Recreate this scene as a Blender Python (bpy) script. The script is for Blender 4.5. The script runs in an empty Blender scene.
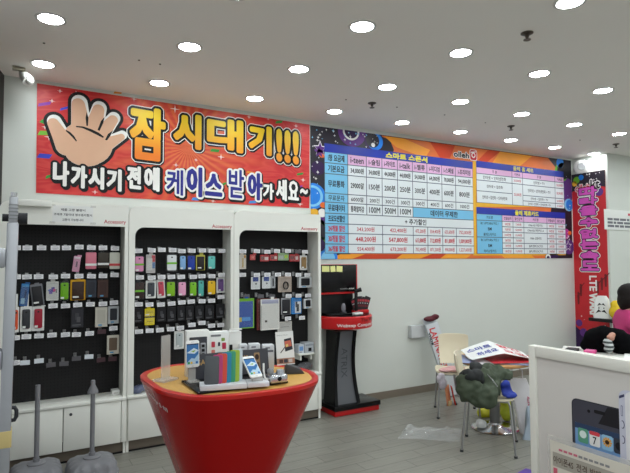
import bpy, bmesh, math, random
import numpy as np
from mathutils import Vector, Matrix, noise
from mathutils.geometry import delaunay_2d_cdt
random.seed(7)
S = bpy.context.scene
COL = S.collection
PI = math.pi
# ------------------------------------------------------------------ camera model
FPX, PITCH, YAW, ROLL, EYE = 527.05, 0.04628, 0.52457, -0.00462, 1.55
FW = Vector((math.sin(YAW)*math.cos(PITCH), math.cos(YAW)*math.cos(PITCH), math.sin(PITCH)))
R0 = Vector((math.cos(YAW), -math.sin(YAW), 0)); U0 = R0.cross(FW)
RT = R0*math.cos(ROLL)+U0*math.sin(ROLL); UP = -R0*math.sin(ROLL)+U0*math.cos(ROLL)
CAM = Vector((0, 0, EYE))
def ray(u, v): return FW*FPX+RT*(u-315)+UP*(236.5-v)
def PY(u, v, Y):            # measured point on the plane at depth Y
    d = ray(u, v); return CAM+d*(Y/d.y)
def PX(u, v, X):
    d = ray(u, v); return CAM+d*(X/d.x)
def PZ(u, v, Z):
    d = ray(u, v); return CAM+d*((Z-EYE)/d.z)
# ------------------------------------------------------------------ materials
def lin(c):
    return tuple(((x/255)/12.92 if x/255 <= .04045 else ((x/255+.055)/1.055)**2.4) for x in c)
MATS = {}
def mat(name, rgb, rough=.5, metal=0., var=.06, scale=9., spec=.5, coat=0., trans=0., alpha=1., emit=0., bump=0., bscale=60.):
    if name in MATS: return MATS[name]
    m = bpy.data.materials.new(name); m.use_nodes = True
    nt = m.node_tree; N = nt.nodes; L = nt.links
    b = N['Principled BSDF']
    c = lin(rgb)
    tc = N.new('ShaderNodeTexCoord'); nz = N.new('ShaderNodeTexNoise'); nz.inputs['Scale'].default_value = scale
    nz.inputs['Detail'].default_value = 3
    L.new(tc.outputs['Object'], nz.inputs['Vector'])
    mx = N.new('ShaderNodeMix'); mx.data_type = 'RGBA'
    mx.inputs[6].default_value = (*[x*(1-var) for x in c], 1); mx.inputs[7].default_value = (*[min(1, x*(1+var)) for x in c], 1)
    L.new(nz.outputs[0], mx.inputs[0]); L.new(mx.outputs[2], b.inputs['Base Color'])
    b.inputs['Roughness'].default_value = rough; b.inputs['Metallic'].default_value = metal
    b.inputs['Specular IOR Level'].default_value = spec; b.inputs['Coat Weight'].default_value = coat
    b.inputs['Coat Roughness'].default_value = .08
    b.inputs['Transmission Weight'].default_value = trans; b.inputs['Alpha'].default_value = alpha
    if emit:
        b.inputs['Emission Color'].default_value = (*c, 1); b.inputs['Emission Strength'].default_value = emit
    if bump:
        n2 = N.new('ShaderNodeTexNoise'); n2.inputs['Scale'].default_value = bscale
        bp = N.new('ShaderNodeBump'); bp.inputs['Strength'].default_value = bump; bp.inputs['Distance'].default_value = .01
        L.new(tc.outputs['Object'], n2.inputs['Vector']); L.new(n2.outputs[0], bp.inputs['Height']); L.new(bp.outputs[0], b.inputs['Normal'])
    MATS[name] = m
    return m
def rgbm(rgb, rough=.5, **k): return mat('c_%d_%d_%d_%d' % (*rgb, int(rough*100)), rgb, rough, **{'spec': .28, **k})
def nodes(m): return m.node_tree.nodes, m.node_tree.links, m.node_tree.nodes['Principled BSDF']
# ------------------------------------------------------------------ mesh builder
class MB:
    def __init__(s): s.bm = bmesh.new(); s.mats = []
    def mi(s, m):
        if m not in s.mats: s.mats.append(m)
        return s.mats.index(m)
    def _add(s, bm2, m, M=None):
        i = s.mi(m)
        if M is not None: bmesh.ops.transform(bm2, matrix=M, verts=bm2.verts)
        mp = {v: s.bm.verts.new(v.co) for v in bm2.verts}
        for f in bm2.faces:
            try: nf = s.bm.faces.new([mp[v] for v in f.verts])
            except ValueError: continue
            nf.material_index = i
        bm2.free(); return s
    def box(s, x0, x1, y0, y1, z0, z1, m, bev=0., M=None, seg=2):
        b = bmesh.new(); bmesh.ops.create_cube(b, size=1)
        for v in b.verts: v.co = Vector(((x0+x1)/2+v.co.x*(x1-x0), (y0+y1)/2+v.co.y*(y1-y0), (z0+z1)/2+v.co.z*(z1-z0)))
        if bev: bmesh.ops.bevel(b, geom=list(b.edges), offset=bev, segments=seg, affect='EDGES', profile=.5)
        return s._add(b, m, M)
    def prism(s, pts, y0, y1, m, M=None, bev=0.):        # pts in xz, extruded along y
        b = bmesh.new()
        f = b.faces.new([b.verts.new((p[0], y0, p[1])) for p in pts])
        r = bmesh.ops.extrude_face_region(b, geom=[f])
        for g in r['geom']:
            if isinstance(g, bmesh.types.BMVert): g.co.y = y1
        bmesh.ops.recalc_face_normals(b, faces=b.faces)
        if bev: bmesh.ops.bevel(b, geom=[e for e in b.edges if abs(e.verts[0].co.y-e.verts[1].co.y) < 1e-6], offset=bev, segments=2, affect='EDGES', profile=.5)
        return s._add(b, m, M)
    def cyl(s, a, c, r, m, r2=None, seg=20, cap=True):
        a, c = Vector(a), Vector(c); d = c-a
        b = bmesh.new(); bmesh.ops.create_cone(b, cap_ends=cap, segments=seg, radius1=r, radius2=r if r2 is None else r2, depth=d.length)
        M = Matrix.Translation((a+c)/2) @ d.to_track_quat('Z', 'Y').to_matrix().to_4x4()
        return s._add(b, m, M)
    def tube(s, pts, r, m, seg=10):
        pts = [Vector(p) for p in pts]; b = bmesh.new(); rings = []
        n = len(pts)
        for i, p in enumerate(pts):
            t = (pts[min(i+1, n-1)]-pts[max(i-1, 0)]).normalized()
            q = t.to_track_quat('Z', 'Y')
            rr = r[i] if isinstance(r, (list, tuple)) else r
            rings.append([b.verts.new(p+q @ Vector((rr*math.cos(2*PI*k/seg), rr*math.sin(2*PI*k/seg), 0))) for k in range(seg)])
        for i in range(n-1):
            A, B = rings[i], rings[i+1]
            off = min(range(seg), key=lambda o: sum((A[k].co-B[(k+o) % seg].co).length for k in range(0, seg, 2)))
            for k in range(seg): b.faces.new((A[k], A[(k+1) % seg], B[(k+1+off) % seg], B[(k+off) % seg]))
        b.faces.new(rings[0][::-1]); b.faces.new(rings[-1])
        bmesh.ops.recalc_face_normals(b, faces=b.faces)
        return s._add(b, m)
    def sphere(s, c, r, m, seg=20, M=None):
        b = bmesh.new(); bmesh.ops.create_uvsphere(b, u_segments=seg, v_segments=seg//2+2, radius=1)
        if not isinstance(r, (tuple, list)): r = (r, r, r)
        MM = Matrix.Translation(c) @ (M or Matrix()) @ Matrix.Diagonal((*r, 1))
        return s._add(b, m, MM)
    def lathe(s, prof, m, c=(0, 0, 0), seg=32):
        b = bmesh.new(); rings = []
        for r, z in prof: rings.append([b.verts.new((c[0]+r*math.cos(2*PI*k/seg), c[1]+r*math.sin(2*PI*k/seg), c[2]+z)) for k in range(seg)])
        for A, B in zip(rings, rings[1:]):
            for k in range(seg): b.faces.new((A[k], A[(k+1) % seg], B[(k+1) % seg], B[k]))
        b.faces.new(rings[0][::-1]); b.faces.new(rings[-1])
        bmesh.ops.recalc_face_normals(b, faces=b.faces)
        return s._add(b, m)
    def loft(s, loops, m, capa=True, capb=True):
        b = bmesh.new(); rings = [[b.verts.new(p) for p in l] for l in loops]; n = len(loops[0])
        for A, B in zip(rings, rings[1:]):
            for k in range(n): b.faces.new((A[k], A[(k+1) % n], B[(k+1) % n], B[k]))
        if capa: b.faces.new(rings[0][::-1])
        if capb: b.faces.new(rings[-1])
        bmesh.ops.recalc_face_normals(b, faces=b.faces)
        return s._add(b, m)
    def mesh(s, verts, faces, m, M=None):
        b = bmesh.new(); vs = [b.verts.new(v) for v in verts]
        for f in faces:
            try: b.faces.new([vs[i] for i in f])
            except ValueError: pass
        return s._add(b, m, M)
    def build(s, name, parent=None, smooth=True, loc=None, rot=None):
        me = bpy.data.meshes.new(name); s.bm.to_mesh(me); s.bm.free()
        for m in s.mats: me.materials.append(m)
        if smooth:
            me.shade_smooth(); me.set_sharp_from_angle(angle=math.radians(38))
        o = bpy.data.objects.new(name, me); COL.objects.link(o)
        if parent is not None: o.parent = parent
        if loc is not None: o.location = loc
        if rot is not None: o.rotation_euler = rot
        return o
def tag(o, label, cat, group=None):
    o['label'] = label; o['category'] = cat
    if group: o['group'] = group
    return o
def thing(name, label, cat, loc=(0, 0, 0), rz=0., group=None):
    o = bpy.data.objects.new(name, None); COL.objects.link(o); o.empty_display_size = .05
    o.location = loc; o.rotation_euler = (0, 0, rz)
    return tag(o, label, cat, group)
def struct(o): o['kind'] = 'structure'; return o
def rrect(x0, x1, z0, z1, r, n=5):
    r = min(r, (x1-x0)/2-1e-5, (z1-z0)/2-1e-5); P = []
    for cx, cz, a in ((x1-r, z1-r, 0), (x0+r, z1-r, 90), (x0+r, z0+r, 180), (x1-r, z0+r, 270)):
        for k in range(n+1):
            t = math.radians(a+90*k/n); P.append((cx+r*math.cos(t), cz+r*math.sin(t)))
    return P
def catmull(P, n=6):
    out = []; N = len(P)
    for i in range(N):
        p0, p1, p2, p3 = [Vector(P[(i+k-1) % N]) for k in range(4)]
        for k in range(n):
            t = k/n
            out.append(.5*((2*p1)+(p2-p0)*t+(2*p0-5*p1+4*p2-p3)*t*t+(3*p1-p0-3*p2+p3)*t**3))
    return out
# ------------------------------------------------------------------ lettering (font outlines turned to flat meshes)
_TX = {}
def inside_convex(Q, T):            # points Q in any of the convex polygons T
    A = T; C = np.roll(T, -1, 1); d = C-A
    w = Q[:, None, None]-A[None]
    cr = d[None, ..., 0]*w[..., 1]-d[None, ..., 1]*w[..., 0]
    return ((cr > 0).all(2) | (cr < 0).all(2)).any(1)
def glyphs(body, off=0.):
    key = (body, off)
    if key in _TX: return _TX[key]
    c = bpy.data.curves.new('t', 'FONT'); c.body = body; c.resolution_u = 2; c.offset = off
    o = bpy.data.objects.new('t', c); COL.objects.link(o)
    bpy.context.view_layer.update()
    me = bpy.data.meshes.new_from_object(o.evaluated_get(bpy.context.evaluated_depsgraph_get()))
    bm = bmesh.new(); bm.from_mesh(me); bmesh.ops.remove_doubles(bm, verts=bm.verts, dist=1e-5)
    V = [(v.co.x, v.co.y) for v in bm.verts]
    bm.verts.index_update()
    F = [tuple(v.index for v in f.verts) for f in bm.faces]
    E = [tuple(v.index for v in e.verts) for e in bm.edges if len(e.link_faces) == 1]
    bm.free(); bpy.data.meshes.remove(me); bpy.data.objects.remove(o); bpy.data.curves.remove(c)
    xs = [v[0] for v in V] or [0, 1]; ys = [v[1] for v in V] or [0, 1]
    x0, x1, y0, y1 = min(xs), max(xs), min(ys), max(ys)
    V = [((x-x0)/max(x1-x0, 1e-6), (y-y0)/max(y1-y0, 1e-6)) for x, y in V]
    _TX[key] = (V, F, E, (x1-x0)/max(y1-y0, 1e-6))
    return _TX[key]
class Art:
    """flat print on a sheet: local x to the right, z up, outward normal -y; each layer a hair in front of the last"""
    def __init__(s): s.b = MB(); s.step = .0006
    def poly(s, pts, m, k=0):
        s.b.mesh([(p[0], -k*s.step, p[1]) for p in pts], [tuple(range(len(pts)))], m); return s
    def rect(s, x0, x1, z0, z1, m, k=0): return s.poly([(x0, z0), (x1, z0), (x1, z1), (x0, z1)], m, k)
    def disc(s, x, z, rx, m, k=0, rz=None, n=28):
        return s.poly(s.disc_pts(x, z, rx, rz, n), m, k)
    def disc_pts(s, x, z, rx, rz=None, n=28):
        rz = rx if rz is None else rz
        return [(x+rx*math.cos(2*PI*i/n), z+rz*math.sin(2*PI*i/n)) for i in range(n)]
    def capsule_pts(s, a, c, r0, r1):
        a, c = Vector(a), Vector(c); d = c-a; t = math.atan2(d.y, d.x); P = []
        for i in range(13): P.append((a.x+r0*math.cos(t+PI/2+PI*i/12), a.y+r0*math.sin(t+PI/2+PI*i/12)))
        for i in range(13): P.append((c.x+r1*math.cos(t-PI/2+PI*i/12), c.y+r1*math.sin(t-PI/2+PI*i/12)))
        return P
    def star(s, x, z, r, m, k=0, n=4, inner=.22, rz=None):
        rz = rz or r
        return s.poly([(x+(r if i % 2 == 0 else r*inner)*math.cos(PI*i/n+PI/2), z+(rz if i % 2 == 0 else rz*inner)*math.sin(PI*i/n+PI/2)) for i in range(2*n)], m, k)
    def text(s, body, x0, x1, z0, z1, m, k=0, bold=0., rot=0, shear=0.):
        small = bold and (z1-z0) < .06 and bold < .004     # small print: thicken the outlines a little instead
        V, F, E, _ = glyphs(body, .016 if small else 0.)
        if small: bold = 0
        def mp(p):
            x, y = p
            if rot == -90: return (x0+y*(x1-x0), z1-x*(z1-z0))
            return (x0+x*(x1-x0), z0+y*(z1-z0)+shear*(x-.5))
        P = [mp(p) for p in V]
        polys = [[P[i] for i in f] for f in F]
        if not bold:
            s.b.mesh([(p[0], -k*s.step, p[1]) for p in P], F, m); return s
        for a, c in E:
            A, C = Vector(P[a]), Vector(P[c]); d = C-A
            if d.length < 1e-7: continue
            n = Vector((-d.y, d.x)).normalized()*bold
            polys.append([A-n, C-n, C+n, A+n])
        nj = 8 if bold > .006 else 4
        for a in {e[0] for e in E} | {e[1] for e in E}:
            polys.append([(P[a][0]+bold*math.cos(2*PI*(j+.5)/nj), P[a][1]+bold*math.sin(2*PI*(j+.5)/nj)) for j in range(nj)])
        T = np.array([[P[i] for i in f[:3]] for f in F]); S0 = np.array([P[a] for a, c in E]); S1 = np.array([P[c] for a, c in E])
        def test(Q):
            d = S1-S0; L2 = (d**2).sum(1)+1e-14
            t = np.clip(((Q[:, None]-S0[None])*d[None]).sum(2)/L2[None], 0, 1)
            ok = (((Q[:, None]-S0[None]-t[..., None]*d[None])**2).sum(2).min(1) < bold*bold)
            return ok | inside_convex(Q, T)
        return s.union(polys, m, k, test)
    def union(s, polys, m, k=0, test=None):
        """one seamless outline from overlapping convex pieces"""
        vs = []; es = []
        for p in polys:
            i = len(vs); n = len(p); vs += [Vector((q[0], q[1])) for q in p]; es += [(i+j, i+(j+1) % n) for j in range(n)]
        ov, oe, of, _, _, _ = delaunay_2d_cdt(vs, es, [], 0, 1e-6)
        O = np.array([(v.x, v.y) for v in ov]); F = np.array([f for f in of if len(f) == 3])
        Q = O[F].mean(1)
        if test: ok = test(Q)
        else:
            ok = np.zeros(len(Q), bool)
            for p in polys: ok |= inside_convex(Q, np.array([p]))
        s.b.mesh([(v.x, -k*s.step, v.y) for v in ov], [tuple(int(i) for i in f) for f in F[ok]], m); return s
    def outlined(s, body, x0, x1, z0, z1, layers, bold=0., rot=0, shear=0.):
        """layers: [(half width, material)] from outermost inwards, last is the fill"""
        for i, (w, m, k) in enumerate(layers): s.text(body, x0, x1, z0, z1, m, k, bold+w, rot, shear)
        return s
    def build(s, name, parent, loc=None): return s.b.build(name, parent, smooth=False, loc=loc)
# ------------------------------------------------------------------ organic helpers
def blob(name, parent, mtl, balls, voxel=.02, amp=0., freq=8., seed=0, stretch=(1, 1, 1), ground=None, smooth_it=4, clamp=None):
    b = MB()
    for c, r, *rest in balls: b.sphere(Vector(c), r, mtl, 16, rest[0] if rest else None)
    o = b.build(name, None)
    md = o.modifiers.new('r', 'REMESH'); md.mode = 'VOXEL'; md.voxel_size = voxel
    bpy.context.view_layer.update()
    me = bpy.data.meshes.new_from_object(o.evaluated_get(bpy.context.evaluated_depsgraph_get()))
    o.modifiers.clear(); old = o.data; o.data = me; bpy.data.meshes.remove(old)
    bm = bmesh.new(); bm.from_mesh(me)
    for _ in range(smooth_it): bmesh.ops.smooth_vert(bm, verts=bm.verts, factor=.5, use_axis_x=True, use_axis_y=True, use_axis_z=True)
    bm.normal_update()
    if amp:
        off = {}
        for v in bm.verts:
            p = Vector((v.co.x*stretch[0], v.co.y*stretch[1], v.co.z*stretch[2]))*freq+Vector((seed*3.1, seed*1.7, seed))
            h = (1-abs(noise.noise(p))*2)*.7+noise.noise(p*2.3)*.5
            off[v] = v.normal*h*amp
        for v, d in off.items(): v.co += d
    if clamp:
        for v in bm.verts: v.co = clamp(v.co)
    if ground is not None:
        for v in bm.verts: v.co.z = max(v.co.z, ground)
    bm.to_mesh(me); bm.free()
    me.materials.clear(); me.materials.append(mtl); me.shade_smooth()
    o.parent = parent
    return o
def skin(name, parent, mtl, verts, edges, radii, levels=2, root=0):
    me = bpy.data.meshes.new(name); me.from_pydata(verts, edges, []); o = bpy.data.objects.new(name, me); COL.objects.link(o)
    o.modifiers.new('s', 'SKIN'); md = o.modifiers.new('d', 'SUBSURF'); md.levels = levels; md.render_levels = levels
    for i, r in enumerate(radii):
        sv = me.skin_vertices[0].data[i]; sv.radius = (r, r) if not isinstance(r, tuple) else r; sv.use_root = (i == root)
    bpy.context.view_layer.update()
    m2 = bpy.data.meshes.new_from_object(o.evaluated_get(bpy.context.evaluated_depsgraph_get()))
    o.modifiers.clear(); o.data = m2; bpy.data.meshes.remove(me)
    m2.materials.clear(); m2.materials.append(mtl); m2.shade_smooth(); o.parent = parent
    return o
# ------------------------------------------------------------------ base materials
WHITE = mat('white_laminate', (236, 236, 228), .35, var=.02)
WHITE2 = mat('white_plastic', (232, 232, 228), .3, var=.02)
PAPER = mat('paper_white', (232, 233, 230), .7, var=.02)
BLACK = mat('black_plastic', (14, 14, 16), .4, spec=.3)
BLACKG = mat('black_gloss', (10, 10, 12), .22, spec=.3)
DGREY = mat('dark_grey', (52, 53, 56), .45)
GREY = mat('mid_grey', (128, 129, 130), .5)
LGREY = mat('light_grey', (185, 187, 188), .5)
CHROME = mat('chrome', (205, 205, 205), .14, 1., var=.02)
STEEL = mat('wire_steel', (165, 165, 165), .3, .9)
ALU = mat('aluminium', (166, 168, 172), .35, .75, var=.04, scale=30)
RED = mat('red_plastic', (196, 22, 26), .3)
REDTXT = mat('red_ink', (190, 45, 60), .6)
INK = mat('black_ink', (38, 38, 46), .7)
MWHITE = mat('white_ink', (238, 236, 232), .6, var=.01)
CLEAR = mat('clear_film', (170, 174, 176), .12, var=.01, alpha=.08, spec=.4)
ACRYL = mat('acrylic', (225, 222, 216), .06, var=.01, alpha=.35, spec=.7)

# ------------------------------------------------------------------ room
D, CEIL, PXR, PYF = 4.81, 3.037, 7.186, 4.272
wallm = mat('wall_paint', (212, 215, 208), .55, var=.025, scale=2.5)
ceilm = mat('ceiling_paint', (240, 237, 231), .8, var=.02, scale=1.5)
darkw = mat('dark_wall', (34, 28, 26), .6)
skirtm = mat('skirting', (122, 112, 99), .5, var=.12, scale=6)
# floor: wood-look stone tile planks running along X
fm = bpy.data.materials.new('floor_tiles'); fm.use_nodes = True
N, L, B = nodes(fm)
tc = N.new('ShaderNodeTexCoord'); sxyz = N.new('ShaderNodeSeparateXYZ'); L.new(tc.outputs['Object'], sxyz.inputs[0])
def fmath(op, a, b_):
    n = N.new('ShaderNodeMath'); n.operation = op
    for i, q in enumerate((a, b_)):
        if q is None: continue
        if isinstance(q, (int, float)): n.inputs[i].default_value = q
        else: L.new(q, n.inputs[i])
    return n.outputs[0]
yy = fmath('SUBTRACT', sxyz.outputs[1], 3.402-.14*80)
row = fmath('FLOOR', fmath('DIVIDE', yy, .14), None)
xx = fmath('ADD', fmath('SUBTRACT', sxyz.outputs[0], 2.505-.185*80-.555*60), fmath('MULTIPLY', row, -.185))
cmb = N.new('ShaderNodeCombineXYZ'); L.new(xx, cmb.inputs[0]); L.new(yy, cmb.inputs[1])
br = N.new('ShaderNodeTexBrick'); L.new(cmb.outputs[0], br.inputs[0])
br.inputs['Scale'].default_value = 1; br.inputs['Brick Width'].default_value = .555; br.inputs['Row Height'].default_value = .14
br.inputs['Mortar Size'].default_value = .0026; br.inputs['Mortar Smooth'].default_value = .3; br.offset = 0; br.offset_frequency = 2
br.inputs['Color1'].default_value = (*lin((142, 140, 131)), 1); br.inputs['Color2'].default_value = (*lin((132, 130, 121)), 1)
br.inputs['Mortar'].default_value = (*lin((84, 80, 74)), 1)
mp2 = N.new('ShaderNodeMapping'); mp2.inputs['Scale'].default_value = (2, 22, 1); L.new(tc.outputs['Object'], mp2.inputs[0])
nz = N.new('ShaderNodeTexNoise'); nz.inputs['Scale'].default_value = 2.2; nz.inputs['Detail'].default_value = 6; L.new(mp2.outputs[0], nz.inputs[0])
mx = N.new('ShaderNodeMix'); mx.data_type = 'RGBA'; mx.blend_type = 'MULTIPLY'; mx.inputs[0].default_value = .55
rp = N.new('ShaderNodeValToRGB'); rp.color_ramp.elements[0].position = .3; rp.color_ramp.elements[0].color = (.62, .61, .6, 1); rp.color_ramp.elements[1].position = .7; rp.color_ramp.elements[1].color = (1, 1, 1, 1)
L.new(nz.outputs[0], rp.inputs[0]); L.new(br.outputs[0], mx.inputs[6]); L.new(rp.outputs[0], mx.inputs[7]); L.new(mx.outputs[2], B.inputs['Base Color'])
B.inputs['Roughness'].default_value = .38
bp = N.new('ShaderNodeBump'); bp.inputs['Strength'].default_value = .25; bp.inputs['Distance'].default_value = .004; bp.invert = True
L.new(br.outputs['Fac'], bp.inputs['Height']); L.new(bp.outputs[0], B.inputs['Normal'])
X0, X1, Y0, Y1 = -1.75, 9.6, -4.0, D
struct(MB().box(X0, X1, Y0, Y1+.1, -.1, 0, fm).build('floor', smooth=False))
struct(MB().box(X0, X1, Y0, Y1+.1, CEIL, CEIL+.1, ceilm).build('ceiling', smooth=False))
struct(MB().box(-.075, PXR+.02, D, D+.1, 0, CEIL, wallm).build('wall_back', smooth=False))
# dark wall on the left, running off at a slight angle
b = MB()
P = [(-.066, D), (-.36, 3.6), (-.50, 3.6), (-.50, D+.1), (-.066, D+.1)]     # dark door post; side beyond it left open, added to let fill light in
b.loft([[(p[0], p[1], 0) for p in P], [(p[0], p[1], CEIL) for p in P]], darkw); struct(b.build('wall_left', smooth=False))
struct(MB().box(PXR, X1, PYF, D+.1, 0, CEIL, wallm).build('wall_right', smooth=False))
struct(MB().box(X1, X1+.1, Y0, D, 0, CEIL, wallm).build('wall_far_right', smooth=False))
struct(MB().box(X0, X1, Y0-.1, Y0, 2.7, CEIL, wallm).box(X0, X0+.8, Y0-.1, Y0, 0, 2.7, wallm).box(X1-.8, X1, Y0-.1, Y0, 0, 2.7, wallm).build('wall_front', smooth=False))   # unseen front wall, wide opening added so world light brightens the room
struct(MB().box(2.69, PXR, D-.012, D, 0, .082, skirtm).build('baseboard_back', smooth=False))
struct(MB().box(PXR-.012, PXR, PYF, D-.012, 0, .082, skirtm).box(PXR-.012, X1, PYF-.012, PYF, 0, .082, skirtm).build('baseboard_right', smooth=False))

# ------------------------------------------------------------------ ceiling lights (they light the room)
lens = mat('lamp_lens', (243, 252, 255), .4, var=0., emit=67.)
trimm = mat('lamp_trim', (205, 203, 198), .35)
lm_trim = MB().lathe([(.071, 0), (.071, -.004), (.078, -.007), (.088, -.005), (.090, 0)], trimm, seg=36)
tr0 = lm_trim.build('trim_ring')
b = MB(); b.lathe([(.0, -.0030), (.05, -.0034), (.0712, -.0022), (.0712, 0.0)], lens, seg=36); le0 = b.build('lens')
ordn = ['first', 'second', 'third', 'fourth', 'fifth', 'sixth', 'seventh', 'eighth', 'ninth', 'tenth', 'eleventh']
rown = ['row nearest the back wall', 'second row from the back wall', 'third row from the back wall', 'fourth row from the back wall']
first = True
for j in range(10):
    vis = 0
    for i in range(-1, 11):
        x, y = .189+i*.861, 4.392-j*.851
        if y > PYF-.15 and x > PXR-.1: continue
        if x < -1.0 or y < Y0+.15: continue
        if i == -1 and y > -.4: continue
        q = Vector((x, y, CEIL))-CAM; dd = q.dot(FW); seen = False
        if dd > .1:
            u, v = 315+FPX*q.dot(RT)/dd, 236.5-FPX*q.dot(UP)/dd
            seen = -8 < u < 638 and v > -8
        if seen:
            lab = 'round recessed ceiling downlight, %s from the left in the %s' % (ordn[vis], rown[j]); vis += 1; gp = 'recessed downlights in the ceiling'
        else: lab = 'round recessed ceiling downlight in the ceiling behind or beside the viewer'; gp = 'recessed downlights out of view'
        t = thing('downlight', lab, 'ceiling light', (x, y, CEIL), 0, gp)
        a = tr0 if first else tr0.copy(); c = le0 if first else le0.copy()
        for o in (a, c):
            if not first: COL.objects.link(o)
            o.parent = t
        first = False
# sprinklers and small anchors
spm = mat('sprinkler_metal', (92, 84, 76), .4, .7)
def sprinkler(u, v, label):
    p = PZ(u, v, CEIL)
    t = thing('sprinkler', label, 'sprinkler', p, 0, 'fire sprinklers in the ceiling')
    MB().lathe([(.04, 0), (.04, -.004), (.03, -.010), (.012, -.012), (.012, -.03)], spm, seg=20).build('collar', t)
    b = MB().lathe([(.006, -.03), (.006, -.042), (.024, -.044), (.024, -.047)], spm, seg=16); b.build('deflector', t)
sprinkler(527, 33, 'dark fire sprinkler nearest the viewer, between ceiling downlights at upper right')
sprinkler(372, 103, 'small dark fire sprinkler above the left half of the price board')
sprinkler(511, 126, 'small dark fire sprinkler above the right half of the price board')
sprinkler(616, 144, 'small dark fire sprinkler in front of the corner column')
for u, v in ((44, 43), (139, 60), (160, 64), (346, 99.5), (397, 107), (444.6, 114.7), (485.4, 122.6), (580, 140)):
    b = MB().lathe([(.008, 0), (.008, -.004), (.003, -.006)], spm, seg=10)
    tag(b.build('ceiling_screw', loc=PZ(u, v, CEIL)), 'tiny grey screw head in the plain ceiling', 'screw', 'screw heads in the ceiling')
# spotlight at the upper left
sp = thing('spotlight', 'small white swivel spotlight at the top of the wall, left of the red banner', 'spotlight', (.05, 4.56, CEIL)); sp.scale = (.82, .82, .82)
brm = mat('bracket_brass', (150, 142, 122), .4, .3)
MB().box(-.075, .03, -.03, .03, -.03, 0, brm, .006).build('bracket', sp)
MB().cyl((.01, 0, -.03), (.03, -.01, -.075), .014, brm).build('arm', sp)
b = MB(); b.tube([(.005, .06, -.03), (.02, .03, -.055), (.045, -.02, -.1), (.06, -.05, -.135)], [.03, .042, .05, .052], WHITE2, 16); b.build('lamp_head', sp)
MB().sphere((.066, -.055, -.128), (.036, .036, .036), mat('bulb_glass', (235, 235, 230), .2)).build('bulb', sp)
# floodlight on the side wall above the vertical poster
p = PX(585.5, 167.5, PXR)
fl = thing('wall_floodlight', 'white round floodlight on a short arm above the vertical red poster', 'floodlight', p)
MB().box(-.012, 0, -.03, .19, -.035, .015, LGREY, .005).build('mounting_plate', fl)
MB().cyl((-.008, .12, -.005), (-.11, .02, -.005), .018, LGREY).build('arm', fl)
b = MB(); b.lathe([(.05, -.05), (.085, -.02), (.098, .02), (.098, .035), (.085, .045)], WHITE2, seg=32)
o = b.build('lamp_housing', fl, loc=(-.12, -.01, -.0)); o.rotation_euler = Vector((-.75, -.62, -.1)).to_track_quat('Z', 'Y').to_euler()
b = MB().lathe([(.0, .046), (.05, .05), (.055, .046), (.0, .047)], LGREY, seg=24); b.build('lens_cover', o)

# ------------------------------------------------------------------ red banner
BY = D-.006
o0 = PY(37, 138, BY)
ban = thing('banner', 'wide red shop banner with a cartoon hand and big yellow lettering on the back wall', 'banner', (o0.x, BY, o0.z))
def bl(u, v): p = PY(u, v, BY); return (p.x-o0.x, p.z-o0.z)
c = [bl(37, 83.2), bl(309.6, 124.6), bl(309.3, 208.2), bl(36, 192.8)]
bx0, bx1 = c[0][0], c[1][0]
ztop, zbot = (c[0][1]+c[1][1])/2, (c[2][1]+c[3][1])/2
# printed red ground with orange burst, streaks
rm = bpy.data.materials.new('banner_print'); rm.use_nodes = True; N, L, B = nodes(rm)
tc = N.new('ShaderNodeTexCoord'); cx, cz = bl(188, 148)
sub = N.new('ShaderNodeVectorMath'); sub.operation = 'SUBTRACT'; sub.inputs[1].default_value = (cx, 0, cz); L.new(tc.outputs['Object'], sub.inputs[0])
sx = N.new('ShaderNodeSeparateXYZ'); L.new(sub.outputs[0], sx.inputs[0])
def M_(op, a, b_=None, **k):
    n = N.new('ShaderNodeMath'); n.operation = op
    for i, q in enumerate((a, b_)):
        if q is None: continue
        if isinstance(q, (int, float)): n.inputs[i].default_value = q
        else: L.new(q, n.inputs[i])
    return n.outputs[0]
ang = M_('ARCTAN2', sx.outputs[2], sx.outputs[0]); ln = N.new('ShaderNodeVectorMath'); ln.operation = 'LENGTH'; L.new(sub.outputs[0], ln.inputs[0]); rad = ln.outputs['Value']
rays = M_('POWER', M_('ABSOLUTE', M_('SINE', M_('MULTIPLY', ang, 15.))), 3.)
fall = M_('SUBTRACT', 1., M_('MINIMUM', M_('MULTIPLY', rad, 1.1), 1.))
burst = M_('MULTIPLY', M_('ADD', M_('MULTIPLY', rays, .45), .16), fall)
wv = N.new('ShaderNodeTexNoise'); wv.inputs['Scale'].default_value = 1.6; wv.inputs['Distortion'].default_value = 1.6
mpp = N.new('ShaderNodeMapping'); mpp.inputs['Scale'].default_value = (.8, 1, 3.2); mpp.inputs['Rotation'].default_value = (0, .35, 0); L.new(tc.outputs['Object'], mpp.inputs[0]); L.new(mpp.outputs[0], wv.inputs[0])
band = M_('POWER', M_('ABSOLUTE', M_('SINE', M_('MULTIPLY', wv.outputs[0], 22.))), 2.5)
m1 = N.new('ShaderNodeMix'); m1.data_type = 'RGBA'; m1.inputs[6].default_value = (*lin((200, 28, 34)), 1); m1.inputs[7].default_value = (*lin((214, 62, 54)), 1)
L.new(M_('MULTIPLY', band, .75), m1.inputs[0])
m2 = N.new('ShaderNodeMix'); m2.data_type = 'RGBA'; m2.inputs[7].default_value = (*lin((245, 150, 70)), 1); L.new(m1.outputs[2], m2.inputs[6]); L.new(burst, m2.inputs[0])
L.new(m2.outputs[2], B.inputs['Base Color']); B.inputs['Roughness'].default_value = .45
b = MB()
b.mesh([(q[0], y, q[1]) for y in (0, .004) for q in c], [(0, 3, 2, 1), (4, 5, 6, 7), (0, 1, 5, 4), (1, 2, 6, 5), (2, 3, 7, 6), (3, 0, 4, 7)], rm)
px2 = lambda n: n*(bx1-bx0)/272.6          # width of n photo pixels on the banner
a = Art(); a.b = b
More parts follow.
